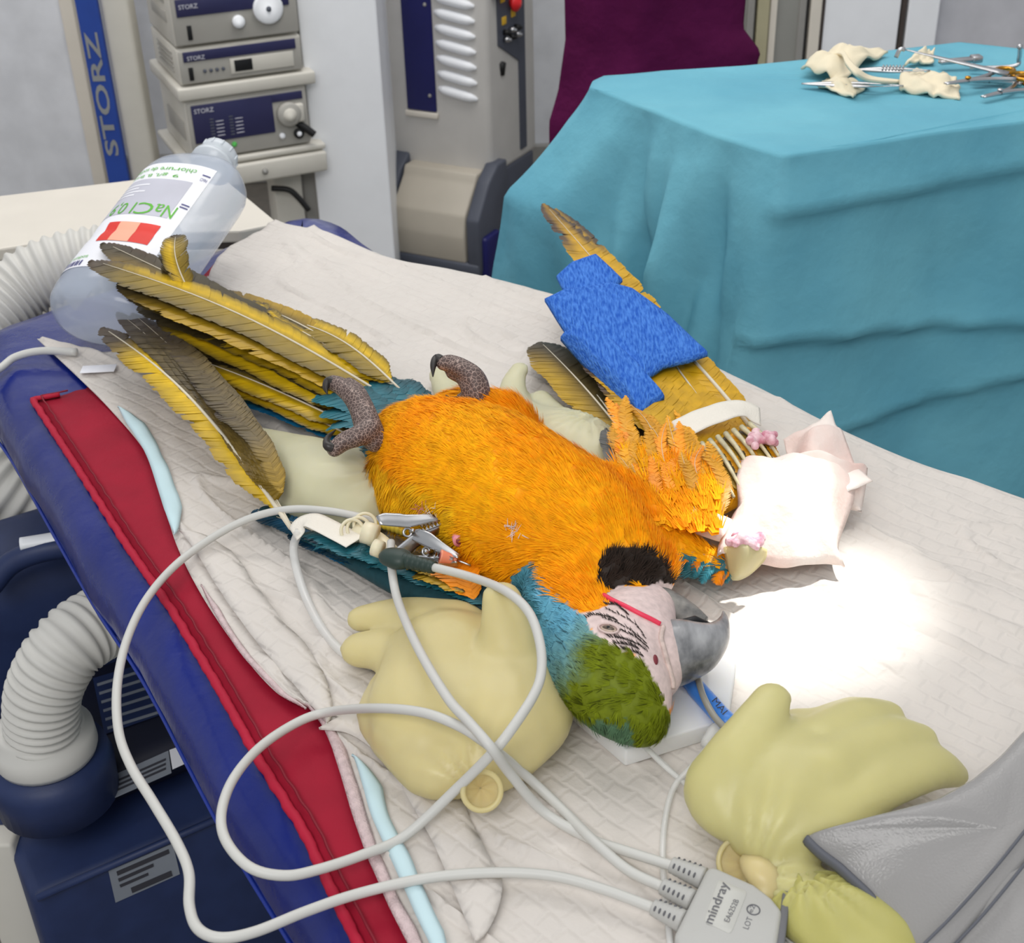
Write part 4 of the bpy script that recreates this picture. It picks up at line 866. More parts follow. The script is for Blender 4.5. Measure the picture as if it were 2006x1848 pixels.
mk('branch_line', tube(cr([P(1255, 1455, z0+.0165), P(1300, 1500, z0+.012), P(1345, 1538, z0+.006)], 6), 0.0017, 8), m_clear, t)

# ------------------------------------------------------------------ monitoring connector block and its leads
zb = ZP+0.001; bh = 0.019; zt3 = zb+bh
oc = [(1383, 1697), (1398, 1696), (1490, 1742), (1534, 1782), (1528, 1900), (1290, 1860), (1334, 1812)]
oc = [(1386, 1697), (1402, 1697), (1478, 1731), (1512, 1757), (1533, 1783), (1512, 1920), (1470, 1925), (1326, 1850), (1320, 1832)]
cb = thing('lead_connector', tuple(P(1440, 1790, zb)), 'grey ECG lead connector block with three plugged leads at the bottom edge', 'connector')
mk('block', prism([P(x, y, zt3)[:2] for x, y in oc], zb, zt3, bev=0.003, seg=3), m_box, cb)
pq_ = [P(x, y, zt3) for x, y in ((1407, 1723), (1465, 1747), (1432, 1832), (1378, 1806))]
c0 = np.mean(pq_, 0); pts = []
for i in range(4):
    a, b, c = pq_[i-1], pq_[i], pq_[(i+1) % 4]
    for s in np.linspace(0, 1, 5): pts.append((1-s)**2*(b+(a-b)*0.13)+2*s*(1-s)*b+s*s*(b+(c-b)*0.13))
pl_ = mk('name_plate', prism([p[:2] for p in pts], zt3-0.0004, zt3+0.0004, bev=0.0002, seg=1), m_boxlt, cb)
UPV = (0, 0, 1)
text('lettering', 'mindray', P(1395, 1812, zt3+0.0006), P(1428, 1732, zt3+0.0006), UPV, m_boxdk, pl_, height=0.0068, lift=0.0002, bold=0.01)
text('lettering', 'EA6252B', P(1428, 1808, zt3+0.0006), P(1448, 1765, zt3+0.0006), UPV, m_boxdk, pl_, height=0.0030, lift=0.0002)
text('lettering', 'LOT', P(1466, 1822, zt3), P(1475, 1800, zt3), UPV, m_boxdk, cb, height=0.0032, lift=0.0002)
ec = P(1476, 1783, zt3)
mk('embossed_mark', torus((ec+V3(0, 0, 0.0001), V3(1, 0, 0), V3(0, 1, 0), V3(0, 0, 1)), 0.0034, 0.0004, 24, 6), m_boxdk, cb)
text('lettering', 'e2', P(1473, 1790, zt3), P(1480, 1776, zt3), UPV, m_boxdk, cb, height=0.0025, lift=0.0002)
mk('ribbed_end', rbox((0, -0.002, 0.001), (0.05, 0.0025, bh-0.002), frame(P(1536, 1786, zb), P(1520, 1915, zb)-P(1536, 1786, zb), (1, 0, 0)), 0.001), m_boxdk, cb)
rbq = [P(1540, 1792, zb+0.004), P(1640, 1870, zb+0.003), P(1600, 1960, zb+0.003), P(1528, 1915, zb+0.004)]
A = np.array([[(rbq[0]*(1-a)+rbq[1]*a)*(1-b)+(rbq[3]*(1-a)+rbq[2]*a)*b+V3(0, 0, 0.0008*math.sin(b*90)) for b in np.linspace(0, 1, 60)] for a in np.linspace(0, 1, 6)])
mk('ribbon_cable', sheet(A, 0.002, (0, 0, 1)), m_cable, cb)
plugs = [((1316, 1695), (1378, 1722)), ((1298, 1737), (1356, 1766)), ((1280, 1778), (1338, 1806))]
zc_ = zb+0.0095
for a_, b_ in plugs:
    a, b = P(*a_, zc_), P(*b_, zc_); x = nrm(b-a); y = nrm(np.cross(V3(0, 0, 1), x)); L = np.linalg.norm(b-a)
    pg = mk('strain_relief', tube(np.linspace(a, b, 24), [0.0048+0.0018*i/23-0.0003*(i % 4 == 2) for i in range(24)], 16), m_box, cb)
    up_ = nrm(CAM-a)
    for k in range(5):
        for s_ in (-0.45, 0.45):
            p = a+x*L*(0.14+0.165*k); rr = 0.0053+0.0017*(0.14+0.165*k)
            d_ = nrm(V3(0, 0, 1)*math.cos(s_)+y*math.sin(s_)) if False else nrm(np.cross(x, y)*math.cos(s_*1.6)-y*math.sin(s_*1.6))
            mk('slot', ball(p+d_*(rr-0.0006), (0.0007, 0.0017, 0.001), 8, 6, (p, x, np.cross(d_, x), d_)), m_boxdk, pg)
def lead(label, pts, relief=None, name='ecg_lead'):
    q = resamp(cr(np.array([P(x, y, z0+z) for x, y, z in pts]), 10), 260)
    t = thing(name, tuple(q[0]), label, 'cable', 'grey ECG leads'); mk('cable_run', tube(q, 0.0031, 12), m_cable, t); return t, q
l1, q1 = lead('grey ECG lead from the yellow plug looping far out over the mattress edge', [(750, 1026, .036), (700, 1012, .040), (640, 1001, .040), (570, 998, .034), (500, 1012, .026), (430, 1045, .018), (350, 1102, .012), (290, 1170, .014), (250, 1250, .018), (230, 1340, .020), (232, 1430, .020), (256, 1500, .020), (300, 1572, .020), (346, 1650, .020), (370, 1710, .020), (371, 1775, .020), (388, 1820, .020), (432, 1838, .020), (500, 1826, .018), (600, 1786, .014), (700, 1752, .010), (830, 1722, .010), (960, 1710, .010), (1080, 1716, .010), (1180, 1742, .010), (1282, 1780, .0105)])
l2, q2_ = lead('grey ECG lead running straight from the clip across the yellowish glove', [(766, 1062, .052), (766, 1100, .050), (776, 1165, .046), (800, 1230, .060), (835, 1300, .066), (880, 1372, .068), (916, 1412, .070), (961, 1464, .068), (1001, 1518, .042), (1064, 1590, .012), (1154, 1643, .006), (1217, 1665, .008), (1318, 1697, .0105)])
l3, q3 = lead('grey ECG lead from the dark green plug making a wide loop over the red mat', [(842, 1110, .060), (920, 1130, .066), (990, 1158, .084), (1036, 1200, .084), (1058, 1262, .080), (1060, 1320, .074), (1044, 1365, .072), (1005, 1425, .068), (966, 1474, .058), (893, 1547, .030), (795, 1637, .008), (714, 1674, .010), (624, 1704, .014), (557, 1716, .018), (490, 1700, .022), (443, 1648, .024), (434, 1592, .024), (458, 1525, .022), (512, 1462, .016), (588, 1413, .012), (651, 1394, .016), (741, 1388, .050), (826, 1396, .062), (893, 1420, .062), (947, 1453, .056), (1028, 1518, .020), (1100, 1585, .008), (1163, 1648, .013), (1230, 1705, .010), (1300, 1739, .0105)])
def relief(t, q, m, n=7, r=0.0058, L=0.03, rev=False):
    x = nrm(q[0]-q[6]); a = q[0]-x*0.004; pr = []
    i = np.linspace(0, 1, n*4); mk('strain_relief', tube(a+x*L*i[:, None], r*(0.8+0.2*i)-0.0007*(np.arange(n*4) % 4 == 1), 14), m, t); return a+x*L, x
e1, x1 = relief(l1, q1, m_yellowplug, 7, 0.0052, 0.024)
e3, x3 = relief(l3, q3, m_greenplug, 6, 0.0058, 0.026)
mk('plug_head', tube(np.linspace(e3-x3*0.003, e3+x3*0.022, 8), [.006, .0085, .0095, .0095, .009, .0085, .007, .003], 16, 0.7), m_greenplug, l3)
# ------------------------------------------------------------------ alligator clips
def clip(label, tail, tip, z1, z2, gap, spread):
    a, b = P(*tail, z0+z1), P(*tip, z0+z2); x = nrm(b-a); L = np.linalg.norm(b-a); v = nrm(CAM-a); y = nrm(np.cross(v, x)); v = np.cross(x, y)
    t = thing('alligator_clip', tuple((a+b)/2), label, 'clip', 'steel alligator clips')
    for s_ in (1, -1):
        n_ = 22; rows = []
        for i in range(n_):
            u_ = i/(n_-1); wdt = np.interp(u_, [0, .12, .35, .6, 1], [.0055, .008, .0085, .006, .0025]); dv = s_*np.interp(u_, [0, .4, 1], [spread, 0.004, gap])
            c = a+x*L*u_+y*dv
            rows.append([c+y*s_*wdt*k+v*.0016*math.cos(k*2.2) for k in np.linspace(-.15, 1.15, 9)])
        j = mk('jaw', sheet(np.array(rows), 0.0008, v), m_steel, t)
        for k in range(7):
            u_ = 0.58+0.055*k; c = a+x*L*u_+y*s_*(np.interp(u_, [0.4, 1], [0.004, gap])-0.0008)
            mk('tooth', ([c-x*0.0013, c+x*0.0013, c-y*s_*0.0024, c-x*0.0013+v*0.004, c+x*0.0013+v*0.004, c-y*s_*0.0024+v*0.003], [[0, 1, 2], [5, 4, 3], [0, 2, 5, 3], [1, 4, 5, 2], [0, 3, 4, 1]]), m_steel, j, False)
    mk('pivot', tube([a+x*L*0.42-v*0.003, a+x*L*0.42+v*0.0065], 0.0016, 10), m_steel, t); mk('spring', torus(frame(a+x*L*0.36, x, y), 0.003, 0.001, 18, 6), m_steel, t)
    return t
clip('open steel alligator clip gripping the feathers beside the pink needle hub', (752, 1058), (880, 1018), .058, .062, .0022, .012)
clip('small steel alligator clip lying under the orange needle hub', (800, 1072), (898, 1098), .050, .052, .0015, .007)
# ------------------------------------------------------------------ needle hubs, catheter, tape
def hub(name, label, a, b, za, zb_, r0, r1, m, needle=None, hole=True):
    a, b = P(*a, z0+za), P(*b, z0+zb_); t = thing(name, tuple(a), label, 'needle hub'); x = nrm(b-a); L = np.linalg.norm(b-a)
    mk('hub', tube(np.linspace(a, b, 12), np.interp(np.linspace(0, 1, 12), [0, .3, .6, .85, 1], [r0, r0*1.05, (r0+r1)/2, r1, r1*1.08]), 18), m, t)
    if hole: mk('bore', tube([b-x*0.0005, b+x*0.0003], r1*0.62, 14), mat(name+'_bore', lin(150, 70, 70), 0.5), t)
    if needle is not None: mk('needle', tube(np.linspace(a, P(*needle[:2], z0+needle[2]), 4), 0.0009, 8), m_steel, t)
    return t
hub('pink_needle', 'pink needle hub standing in the feathers by the alligator clip', (884, 1030), (900, 1060), .056, .060, .0026, .0044, m_pinkhub, (872, 1012, .05))
hub('orange_needle', 'orange needle hub with steel shaft below the pink one', (893, 1097), (862, 1090), .050, .054, .0036, .0048, m_orangehub, (922, 1108, .048))
hub('red_needle', 'red needle hub by the far wing joint', (1236, 985), (1220, 978), .062, .070, .0042, .0050, m_redhub, (1228, 1005, .06))
t = thing('intravenous_set', tuple(P(720, 1050, z0)), 'ivory infusion connectors taped to the near wing', 'infusion set')
mk('luer_body', tube(cr([P(700, 1042, z0+.036), P(740, 1062, z0+.036), P(768, 1088, z0+.034)], 5), 0.0075, 16), m_ivory, t); mk('cap', tube([P(738, 1050, z0+.046), P(712, 1042, z0+.048)], 0.0085, 16), m_ivory, t)
mk('cap', tube([P(748, 1078, z0+.046), P(732, 1072, z0+.047)], 0.0065, 16), m_ivory, t)
for px in ((702, 1036), (690, 1040), (715, 1028)): mk('clamp_loop', torus(frame(P(*px, z0+.042), (1, 0.3, 0), (0, 0.5, 0.8)), 0.0085, 0.0013, 24, 8), m_ivory, t)
q = cr([P(586, 1040, z0+.034), P(575, 1075, z0+.020), P(585, 1130, z0+.010), P(608, 1190, z0+.006), P(640, 1245, z0+.004), P(680, 1285, z0+.004), P(730, 1305, z0+.004)], 8)
mk('drip_line', tube(q, 0.0034, 12), m_clear, t)
def ribbon(name, px, w_, label, m, cat='tape', th=0.0006, parent=None, tilt=(0, 0, 1)):
    c = resamp(cr(np.array([P(x, y, z0+z) for x, y, z in px]), 8), 40); T = np.gradient(c, axis=0); S = np.cross(T, np.asarray(tilt, float)); S /= np.linalg.norm(S, axis=1)[:, None]
    A = np.stack([c+S*w_*k*(1+0.06*math.sin(k*5))+np.array([[0, 0, 0.0012*nz(p, 50, 3)] for p in c]) for k in np.linspace(-1, 1, 8)], 1)
    o = mk(name, sheet(A, th, (0, 0, 1)), m, parent)
    return tag(o, label, cat) if parent is None else o
ribbon('tape_strip', [(574, 1048, .030), (600, 1020, .040), (635, 1030, .041), (695, 1062, .040)], 0.0095, 'strip of white tape holding the drip line on the near wing', m_tape)
# ------------------------------------------------------------------ grey vinyl pouch
zp = z0+0.045
po = [(1577, 1652, .030), (1600, 1640, .034), (1700, 1612, .044), (1830, 1580, .052), (1900, 1540, .056), (1960, 1490, .060), (2006, 1440, .064), (2120, 1380, .07), (2250, 1500, .06), (2150, 1800, .045), (2000, 1960, .03), (1850, 1950, .018), (1765, 1848, .016), (1700, 1762, .020), (1640, 1706, .024), (1595, 1672, .028)]
out = np.array([P(x, y, z0+z) for x, y, z in po])
pch = thing('vinyl_pouch', tuple(P(1850, 1750, z0)), 'shiny grey vinyl pouch with stitched band in the lower right corner', 'pouch')
mk('pouch_body', solid(out, 0.012, 8, n=96, zf=lambda a: 0.002*nz(a, 18, 5)), m_pouch, pch)
e = resamp(out[[0, 15, 14, 13, 12, 11]]+V3(0, 0, 0.003), 40); mk('edge_binding', tube(cr(e[::4], 4), 0.0024, 8, 1.6), m_pouchdk, pch)
zo = lambda x, y, k: P(x, y, z0+k)
for d_ in (0, 1):
    st = [zo(1800+d_*62, 1860, .036), zo(1870+d_*58, 1790, .048), zo(1950+d_*52, 1700, .060), zo(2030+d_*50, 1600, .068)]
    mk('stitched_seam', tube(cr(np.array(st), 8), 0.0009, 6), m_pouchdk, pch)
A = np.array([[zo(1800+62*a+(2030-1800-12*a)*b, 1860-260*b, .0335+0.032*b) for a in np.linspace(0, 1, 6)] for b in np.linspace(0, 1, 20)])
mk('band', sheet(A, 0.001, (0, 0, 1)), m_pouch, pch)
# ------------------------------------------------------------------ the macaw
def smooth(t): t = np.clip(t, 0, 1); return t*t*(3-2*t)
ORANGE, GOLD, YEL = np.array(lin(255, 150, 6)), np.array(lin(255, 174, 12)), np.array(lin(250, 190, 24))
TEAL, SKY, GREEN, OLIVE = np.array(lin(32, 104, 116)), np.array(lin(112, 182, 212)), np.array(lin(112, 124, 22)), np.array(lin(132, 108, 24))
DKTEAL, BLUE, CHAR = np.array(lin(28, 66, 74)), np.array(lin(18, 92, 140)), np.array(lin(48, 38, 32))
SKIN, BROWN, FYEL = np.array(lin(226, 204, 200)), np.array(lin(84, 72, 40)), np.array(lin(216, 176, 12))
mac = thing('macaw', tuple(P(1000, 1000, ZP)), 'blue and gold macaw lying anaesthetised on its back with wings spread', 'parrot')
z0 = ZP
sp = []
sp += chain([(805, 862, z0+.045, .034), (860, 893, z0+.052, .050), (950, 950, z0+.056, .064), (1050, 1015, z0+.056, .064), (1130, 1065, z0+.054, .056), (1180, 1110, z0+.052, .045)], 0.92, 8)
sp += chain([(800, 930, z0+.036, .034), (840, 985, z0+.036, .036), (890, 1020, z0+.034, .03)], 0.9)          # near thigh
sp += chain([(900, 830, z0+.040, .032), (960, 860, z0+.045, .045)], 0.9)                                         # far thigh
sp += chain([(1180, 1110, z0+.050, .046), (1122, 1165, z0+.048, .034), (1142, 1235, z0+.046, .033), (1165, 1285, z0+.046, .035), (1200, 1330, z0+.046, .035), (1230, 1372, z0+.042, .028), (1254, 1408, z0+.036, .019)], 0.95, 6)
sp += chain([(1200, 1130, z0+.050, .040), (1255, 1120, z0+.046, .026)], 0.95)                                   # chin
sp += chain([(1200, 1300, z0+.048, .036), (1235, 1240, z0+.050, .030), (1262, 1200, z0+.048, .022)], 0.95)     # cheek
sp += chain([(1240, 1270, z0+.048, .032), (1275, 1290, z0+.046, .024), (1292, 1330, z0+.042, .014)], 0.95)
sp += chain([(1180, 1000, z0+.045, .040), (1270, 1040, z0+.036, .026), (1350, 1090, z0+.024, .017), (1410, 1110, z0+.020, .012)], 0.8)  # far shoulder
BV, BF = blobmesh(sp, 0.0026, 8)
BV[:, 2] = np.maximum(BV[:, 2], ZP+0.0005)
bvh = BVHTree.FromPolygons([Vector(v) for v in BV], BF)
def hit(px, py):
    d = ray(px, py); h = bvh.ray_cast(Vector(CAM), Vector(nrm(d)))
    return (np.array(h[0]), np.array(h[1])) if h[0] is not None else (None, None)
def inpoly(x, y, poly):
    r = False; n = len(poly)
    for i in range(n):
        x1, y1 = poly[i]; x2, y2 = poly[i-1]
        if (y1 > y) != (y2 > y) and x < (x2-x1)*(y-y1)/(y2-y1)+x1: r = not r
    return r
FACE = [(1138, 1202), (1165, 1196), (1190, 1188), (1182, 1166), (1210, 1148), (1260, 1150), (1292, 1140), (1345, 1150), (1360, 1230), (1350, 1300), (1340, 1360), (1308, 1392), (1284, 1338), (1262, 1296), (1232, 1278), (1208, 1268), (1178, 1252), (1154, 1230)]
CHIN = [(1168, 1150), (1178, 1090), (1205, 1070), (1250, 1072), (1290, 1092), (1312, 1118), (1318, 1145), (1292, 1142), (1262, 1148), (1215, 1146), (1185, 1162)]
HEADL = [(1000, 1120), (1045, 1100), (1072, 1130), (1090, 1165), (1110, 1180), (1138, 1205), (1155, 1232), (1185, 1258), (1215, 1272), (1262, 1298), (1284, 1338), (1310, 1380), (1330, 1500), (1150, 1520), (1000, 1400)]
def birdcol(p):
    x, y = proj(p)
    if x > 1326 and y > 1020 and y < 1150 and p[2] < z0+.045:
        return (GOLD if (y-1075) < 0.30*(x-1310)+8*math.sin(x*.3) else TEAL*1.15+0.04), 'shoulder'
    if inpoly(x, y, FACE): return SKIN, 'face'
    if inpoly(x, y, CHIN): return CHAR, 'chin'
    if inpoly(x, y, HEADL):
        d = (x-1060)*0.62+(y-1200)*0.42                     # from the blue nape to the green crown
        t_ = np.clip((d-35)/70+0.25*nz(p, 60, 3), 0, 1); a = SKY*(1-t_)+GREEN*t_
        if x < 1120 and y > 1180: a = a*(0.78+0.22*t_)+TEAL*0.22*(1-t_)
        if x < 1060: a = a*0.5+TEAL*0.5
        if y > 1410 and x < 1240: a = 0.5*a+0.5*TEAL
        return a, 'head'
    if x < 745 and y < 900: return GOLD*0.9, 'body'
    t_ = np.clip(0.5+1.1*nz(p, 14, 8), 0, 1); c = ORANGE*(1-t_)+GOLD*t_
    if x < 900 and y > 905+(x-740)*0.55: c = YEL*0.8+c*0.12
    return c, 'body'
cols = np.array([birdcol(v)[0] for v in BV])
body = mk('body', (BV, BF), m_birdskin, mac, col=cols)
# --- contour plumage: every small feather is a tuft of tapering barbs
def barbs(base, dirn, nor, L, wdt, color, lift=0.25, curl=0.3):
    base, dirn, nor, color = map(np.asarray, (base, dirn, nor, color)); L = np.asarray(L)[:, None]; wdt = np.asarray(wdt)[:, None]
    dirn = dirn/(np.linalg.norm(dirn, axis=1)[:, None]+1e-9); side = np.cross(nor, dirn); side /= np.linalg.norm(side, axis=1)[:, None]+1e-9
    lift = np.asarray(lift).reshape(-1, 1); secs = []
    for s in (0, 0.4, 0.75, 1.0):
        c = base+dirn*L*s+nor*L*lift*(s-curl*2*s*s); ww = wdt*(1-0.85*s**2)
        secs += [c-side*ww/2, c+side*ww/2]
    V = np.stack(secs, 1).reshape(-1, 3); n = len(base); b = np.arange(n)[:, None]*8
    Fq = np.concatenate([b+np.array([[0, 1, 3, 2]]), b+np.array([[2, 3, 5, 4]]), b+np.array([[4, 5, 7, 6]])])
    return V, Fq, np.repeat(color, 8, 0)
def build_barbs(name, packs, parent, m):
    V = np.concatenate([p[0] for p in packs]); C = np.concatenate([p[2] for p in packs]); n = 0; Fs = []
    for p in packs: Fs.append(p[1]+n); n += len(p[0])
    Fs = np.concatenate(Fs); me = bpy.data.meshes.new(name); org = ORG[parent.name]
    me.vertices.add(len(V)); me.vertices.foreach_set('co', (V-org).astype(np.float32).ravel())
    me.loops.add(Fs.size); me.loops.foreach_set('vertex_index', Fs.astype(np.int32).ravel())
    me.polygons.add(len(Fs)); me.polygons.foreach_set('loop_start', np.arange(0, Fs.size, 4, dtype=np.int32)); me.polygons.foreach_set('loop_total', np.full(len(Fs), 4, np.int32))
    me.update(calc_edges=True); me.validate()
    a = me.color_attributes.new('Col', 'FLOAT_COLOR', 'POINT'); c = np.ones((len(V), 4), np.float32); c[:, :3] = C; a.data.foreach_set('color', c.ravel())
    me.materials.append(m); me.polygons.foreach_set('use_smooth', [True]*len(Fs))
    o = bpy.data.objects.new(name, me); COL.objects.link(o); o.parent = parent; o['kind'] = 'stuff'; ORG[o.name] = org; return o
tri = []; 
for f in BF:
    tri.append(f[:3])
    if len(f) == 4: tri.append([f[0], f[2], f[3]])
tri = np.array(tri); A_, B_2, C_ = BV[tri[:, 0]], BV[tri[:, 1]], BV[tri[:, 2]]
cn = np.cross(B_2-A_, C_-A_); ar = np.linalg.norm(cn, axis=1); cn /= ar[:, None]+1e-12
def sample(n):
    i = rng.choice(len(tri), n, p=ar/ar.sum()); a = rng.random((n, 2)); k = a.sum(1) > 1; a[k] = 1-a[k]
    return A_[i]+(B_2[i]-A_[i])*a[:, :1]+(C_[i]-A_[i])*a[:, 1:], cn[i]
pts_, nrs_ = sample(9500)
tailw = P(560, 700, z0+.03); nape = P(1020, 1180, z0+.04); vent = P(700, 830, z0+.04)
pk = {'b': [], 'd': [], 'n': [], 'L': [], 'w': [], 'c': [], 'l': []}
for p, n_ in zip(pts_, nrs_):
    if n_[2] < -0.35 or p[2] < ZP+0.004: continue
    c, zone = birdcol(p)
    if zone == 'face': continue
    x, y = proj(p)
    if zone == 'body':
        fl = vent-p
        tw_ = smooth((y-860-(x-740)*0.5)/70)*smooth((960-x)/90); fl = nrm(fl)*(1-tw_)+nrm(P(700, 1080, z0+.02)-p)*tw_     # thigh feathers sweep towards the camera side
        if y > 1060 and x < 1130: fl = nrm(fl)+1.1*nrm(P(870, 1220, z0)-p)
        L, wd_, nb, spread = rng.uniform(.010, .018), .00075, 9, .32
        if x > 1180: fl = nrm(fl)+0.4*nrm(P(1400, 950, z0)-p)
    elif zone == 'chin': fl = P(1260, 1000, z0+.06)-p; L, wd_, nb, spread = rng.uniform(.007, .013), .0007, 7, .5
    elif zone == 'shoulder': fl = P(1200, 1080, z0+.01)-p; L, wd_, nb, spread = rng.uniform(.007, .012), .0010, 8, .4
    else:
        fl = nape-p if x < 1150 else 0.6*nrm(nape-p)+0.5*nrm(P(1100, 1480, z0)-p)
        L, wd_, nb, spread = rng.uniform(.005, .0095), .0007, 9, .34
        if y > 1390: fl = P(1190, 1560, z0)-p
    fl = fl-n_*(fl@n_); fl = nrm(fl); fl = nrm(fl+0.28*np.array([nz(p, 35, 1), nz(p, 35, 2), nz(p, 35, 3)])); sd = np.cross(n_, fl); tone = rng.uniform(.86, 1.12); tl = rng.uniform(.10, .32)
    if zone == 'chin': tl = rng.uniform(.3, .7)
    for k in range(nb):
        u = (k/(nb-1)-.5)*2; pk['b'].append(p+sd*u*L*0.16+n_*0.0002); pk['d'].append(fl+sd*u*spread+rng.normal(0, .06, 3)); pk['n'].append(n_)
        pk['L'].append(L*(1-.28*u*u)*rng.uniform(.8, 1.1)); pk['w'].append(wd_*rng.uniform(.8, 1.5)); pk['l'].append(tl*rng.uniform(.7, 1.2))
        cc = np.clip(c*tone*rng.uniform(.92, 1.08), 0, 1)
        if zone in ('head', 'chin') and rng.random() < 0.10: cc = cc*0.35
        pk['c'].append(cc)
build_barbs('plumage', [barbs(pk['b'], pk['d'], pk['n'], pk['L'], pk['w'], pk['c'], pk['l'])], body, m_bird)
# --- white pin-feather tufts where the orange plumage parts
pk = {k: [] for k in pk}
for (x, y, r, n_b, c) in ((1008, 1040, 20, 22, (222, 200, 190)), (848, 1005, 18, 26, (226, 210, 196)), (828, 992, 12, 12, (214, 130, 130)), (850, 1020, 12, 14, (240, 232, 220))):
    for k in range(n_b):
        h_, nn = hit(x+rng.normal(0, r*.45), y+rng.normal(0, r*.45))
        if h_ is None: continue
        d_ = rng.normal(0, 1, 3); d_ -= nn*(d_@nn)
        pk['b'].append(h_+nn*.003); pk['d'].append(d_); pk['n'].append(nn); pk['L'].append(rng.uniform(.003, .008)); pk['w'].append(rng.uniform(.0004, .0008)); pk['c'].append(lin(*c)); pk['l'].append(0.5)
build_barbs('pin_feathers', [barbs(pk['b'], pk['d'], pk['n'], pk['L'], pk['w'], pk['c'], pk['l'])], body, m_bird)
# --- black feather lines on the bare face
pk = {k: [] for k in pk}
rowsF = [[(1190, 1195), (1225, 1212), (1250, 1230), (1265, 1252)], [(1182, 1212), (1215, 1225), (1242, 1242), (1266, 1262)], [(1200, 1232), (1225, 1240), (1250, 1254), (1270, 1272)],
         [(1196, 1250), (1222, 1254), (1248, 1264), (1268, 1278)], [(1205, 1262), (1232, 1266), (1252, 1274)], [(1222, 1274), (1245, 1280), (1260, 1288)], [(1188, 1186), (1210, 1188), (1232, 1206)],
         [(1150, 1212), (1165, 1206), (1190, 1210), (1210, 1218)]]
for r_ in rowsF:
    q = resamp(cr(np.array(r_, float), 6), 16)
    for k in range(16):
        h_, nn = hit(*q[k]); 
        if h_ is None: continue
        h2, _ = hit(q[k][0]+rng.normal(-3, 1.5), q[k][1]-8)
        if h2 is None: continue
        for _k in range(2):
            pk['b'].append(h_+nn*.0006); pk['d'].append(nrm(h2-h_)+0.35*rng.normal(0, 1, 3)*0.5+0.4*nrm(P(q[k][0]-20, q[k][1], h_[2])-h_)); pk['n'].append(nn); pk['L'].append(rng.uniform(.003, .0052)); pk['w'].append(.0007); pk['c'].append(lin(52, 46, 44)); pk['l'].append(0.12)
build_barbs('facial_feathers', [barbs(pk['b'], pk['d'], pk['n'], pk['L'], pk['w'], pk['c'], pk['l'])], body, m_bird)
def onhead(pts, off=0.001):
    out = []
    for x, y in pts:
        h_, nn = hit(x, y)
        if h_ is not None: out.append(h_+nn*off)
    return np.array(out)
q = onhead([(1182, 1168), (1200, 1178), (1225, 1190), (1250, 1203), (1275, 1215), (1292, 1224)], .0008)
mk('gape_line', tube(cr(q, 5), 0.0016, 8), mat('gape_red', lin(236, 60, 90), 0.4), mac)
e_, en = hit(1192, 1233)
ex = nrm(P(1215, 1238, e_[2])-P(1170, 1226, e_[2])); ey = nrm(np.cross(en, ex)); ex = np.cross(ey, en); ef = (e_, ex, ey, en)
eye = mk('eye', ball(e_-en*0.002, (0.0062, 0.0036, 0.0040), 20, 14, ef), mat('eye_ring', lin(196, 176, 160), 0.35), mac)
mk('iris', ball(e_+en*0.0006, (0.0042, 0.0020, 0.0018), 18, 12, ef), mat('iris_brown', lin(96, 82, 70), 0.2), eye); mk('pupil', ball(e_+en*0.0019, (0.0012, 0.0012, 0.0008), 12, 8, ef), m_black, eye)
lid = [e_+ex*0.0066*math.cos(a)+ey*0.0038*math.sin(a)+en*0.0008 for a in np.linspace(0, 2*math.pi, 24)]
mk('eyelid', tube(np.array(lid), 0.0008, 6), mat('eyelid_skin', lin(214, 190, 184), 0.5), eye)
n1, nn = hit(1284, 1293)
if n1 is not None:
    nx = nrm(P(1288, 1306, n1[2])-P(1280, 1282, n1[2])); ny = nrm(np.cross(nn, nx)); mk('nostril', ball(n1+nn*0.0002, (0.0040, 0.0020, 0.0012), 16, 10, (n1, np.cross(ny, nn), ny, nn)), mat('nostril_red', lin(120, 40, 50), 0.5), mac)
# --- beak
up_ = nrm(V3(0.0, -0.55, 0.83))
def horn(pts, m, name, flat=0.72):
    q = cr(np.array([[*P(x, y, z0+z), r] for x, y, z, r in pts]), 8); return mk(name, tube(q, np.maximum(q[:, 3], .0006), 24, flat, up_), m, mac)
bk = horn([(1268, 1290, .046, .0200), (1300, 1283, .047, .0225), (1335, 1275, .048, .0215), (1368, 1266, .048, .0180), (1396, 1250, .048, .0118), (1412, 1230, .048, .0064), (1418, 1212, .048, .0030), (1417, 1198, .048, .0006)], m_beak, 'upper_beak', 0.78)
horn([(1275, 1180, .046, .0120), (1300, 1190, .046, .0135), (1330, 1200, .046, .0110), (1360, 1210, .046, .0075), (1384, 1217, .046, .0030)], m_lowbeak, 'lower_beak', 0.9)
mk('mouth_gap', tube(np.array([P(1335, 1216, z0+.056), P(1362, 1213, z0+.055), P(1390, 1221, z0+.050)]), [0.001, 0.003, 0.0008], 10, 0.6), m_black, mac)
# --- cere rim
q = onhead([(1298, 1228), (1294, 1250), (1300, 1275), (1308, 1305), (1316, 1335), (1316, 1350)], .0005)
if len(q) > 2: mk('cere_rim', tube(cr(q, 5), 0.0018, 8), mat('cere_skin', lin(206, 186, 178), 0.6, var=.2, vs=200), mac)
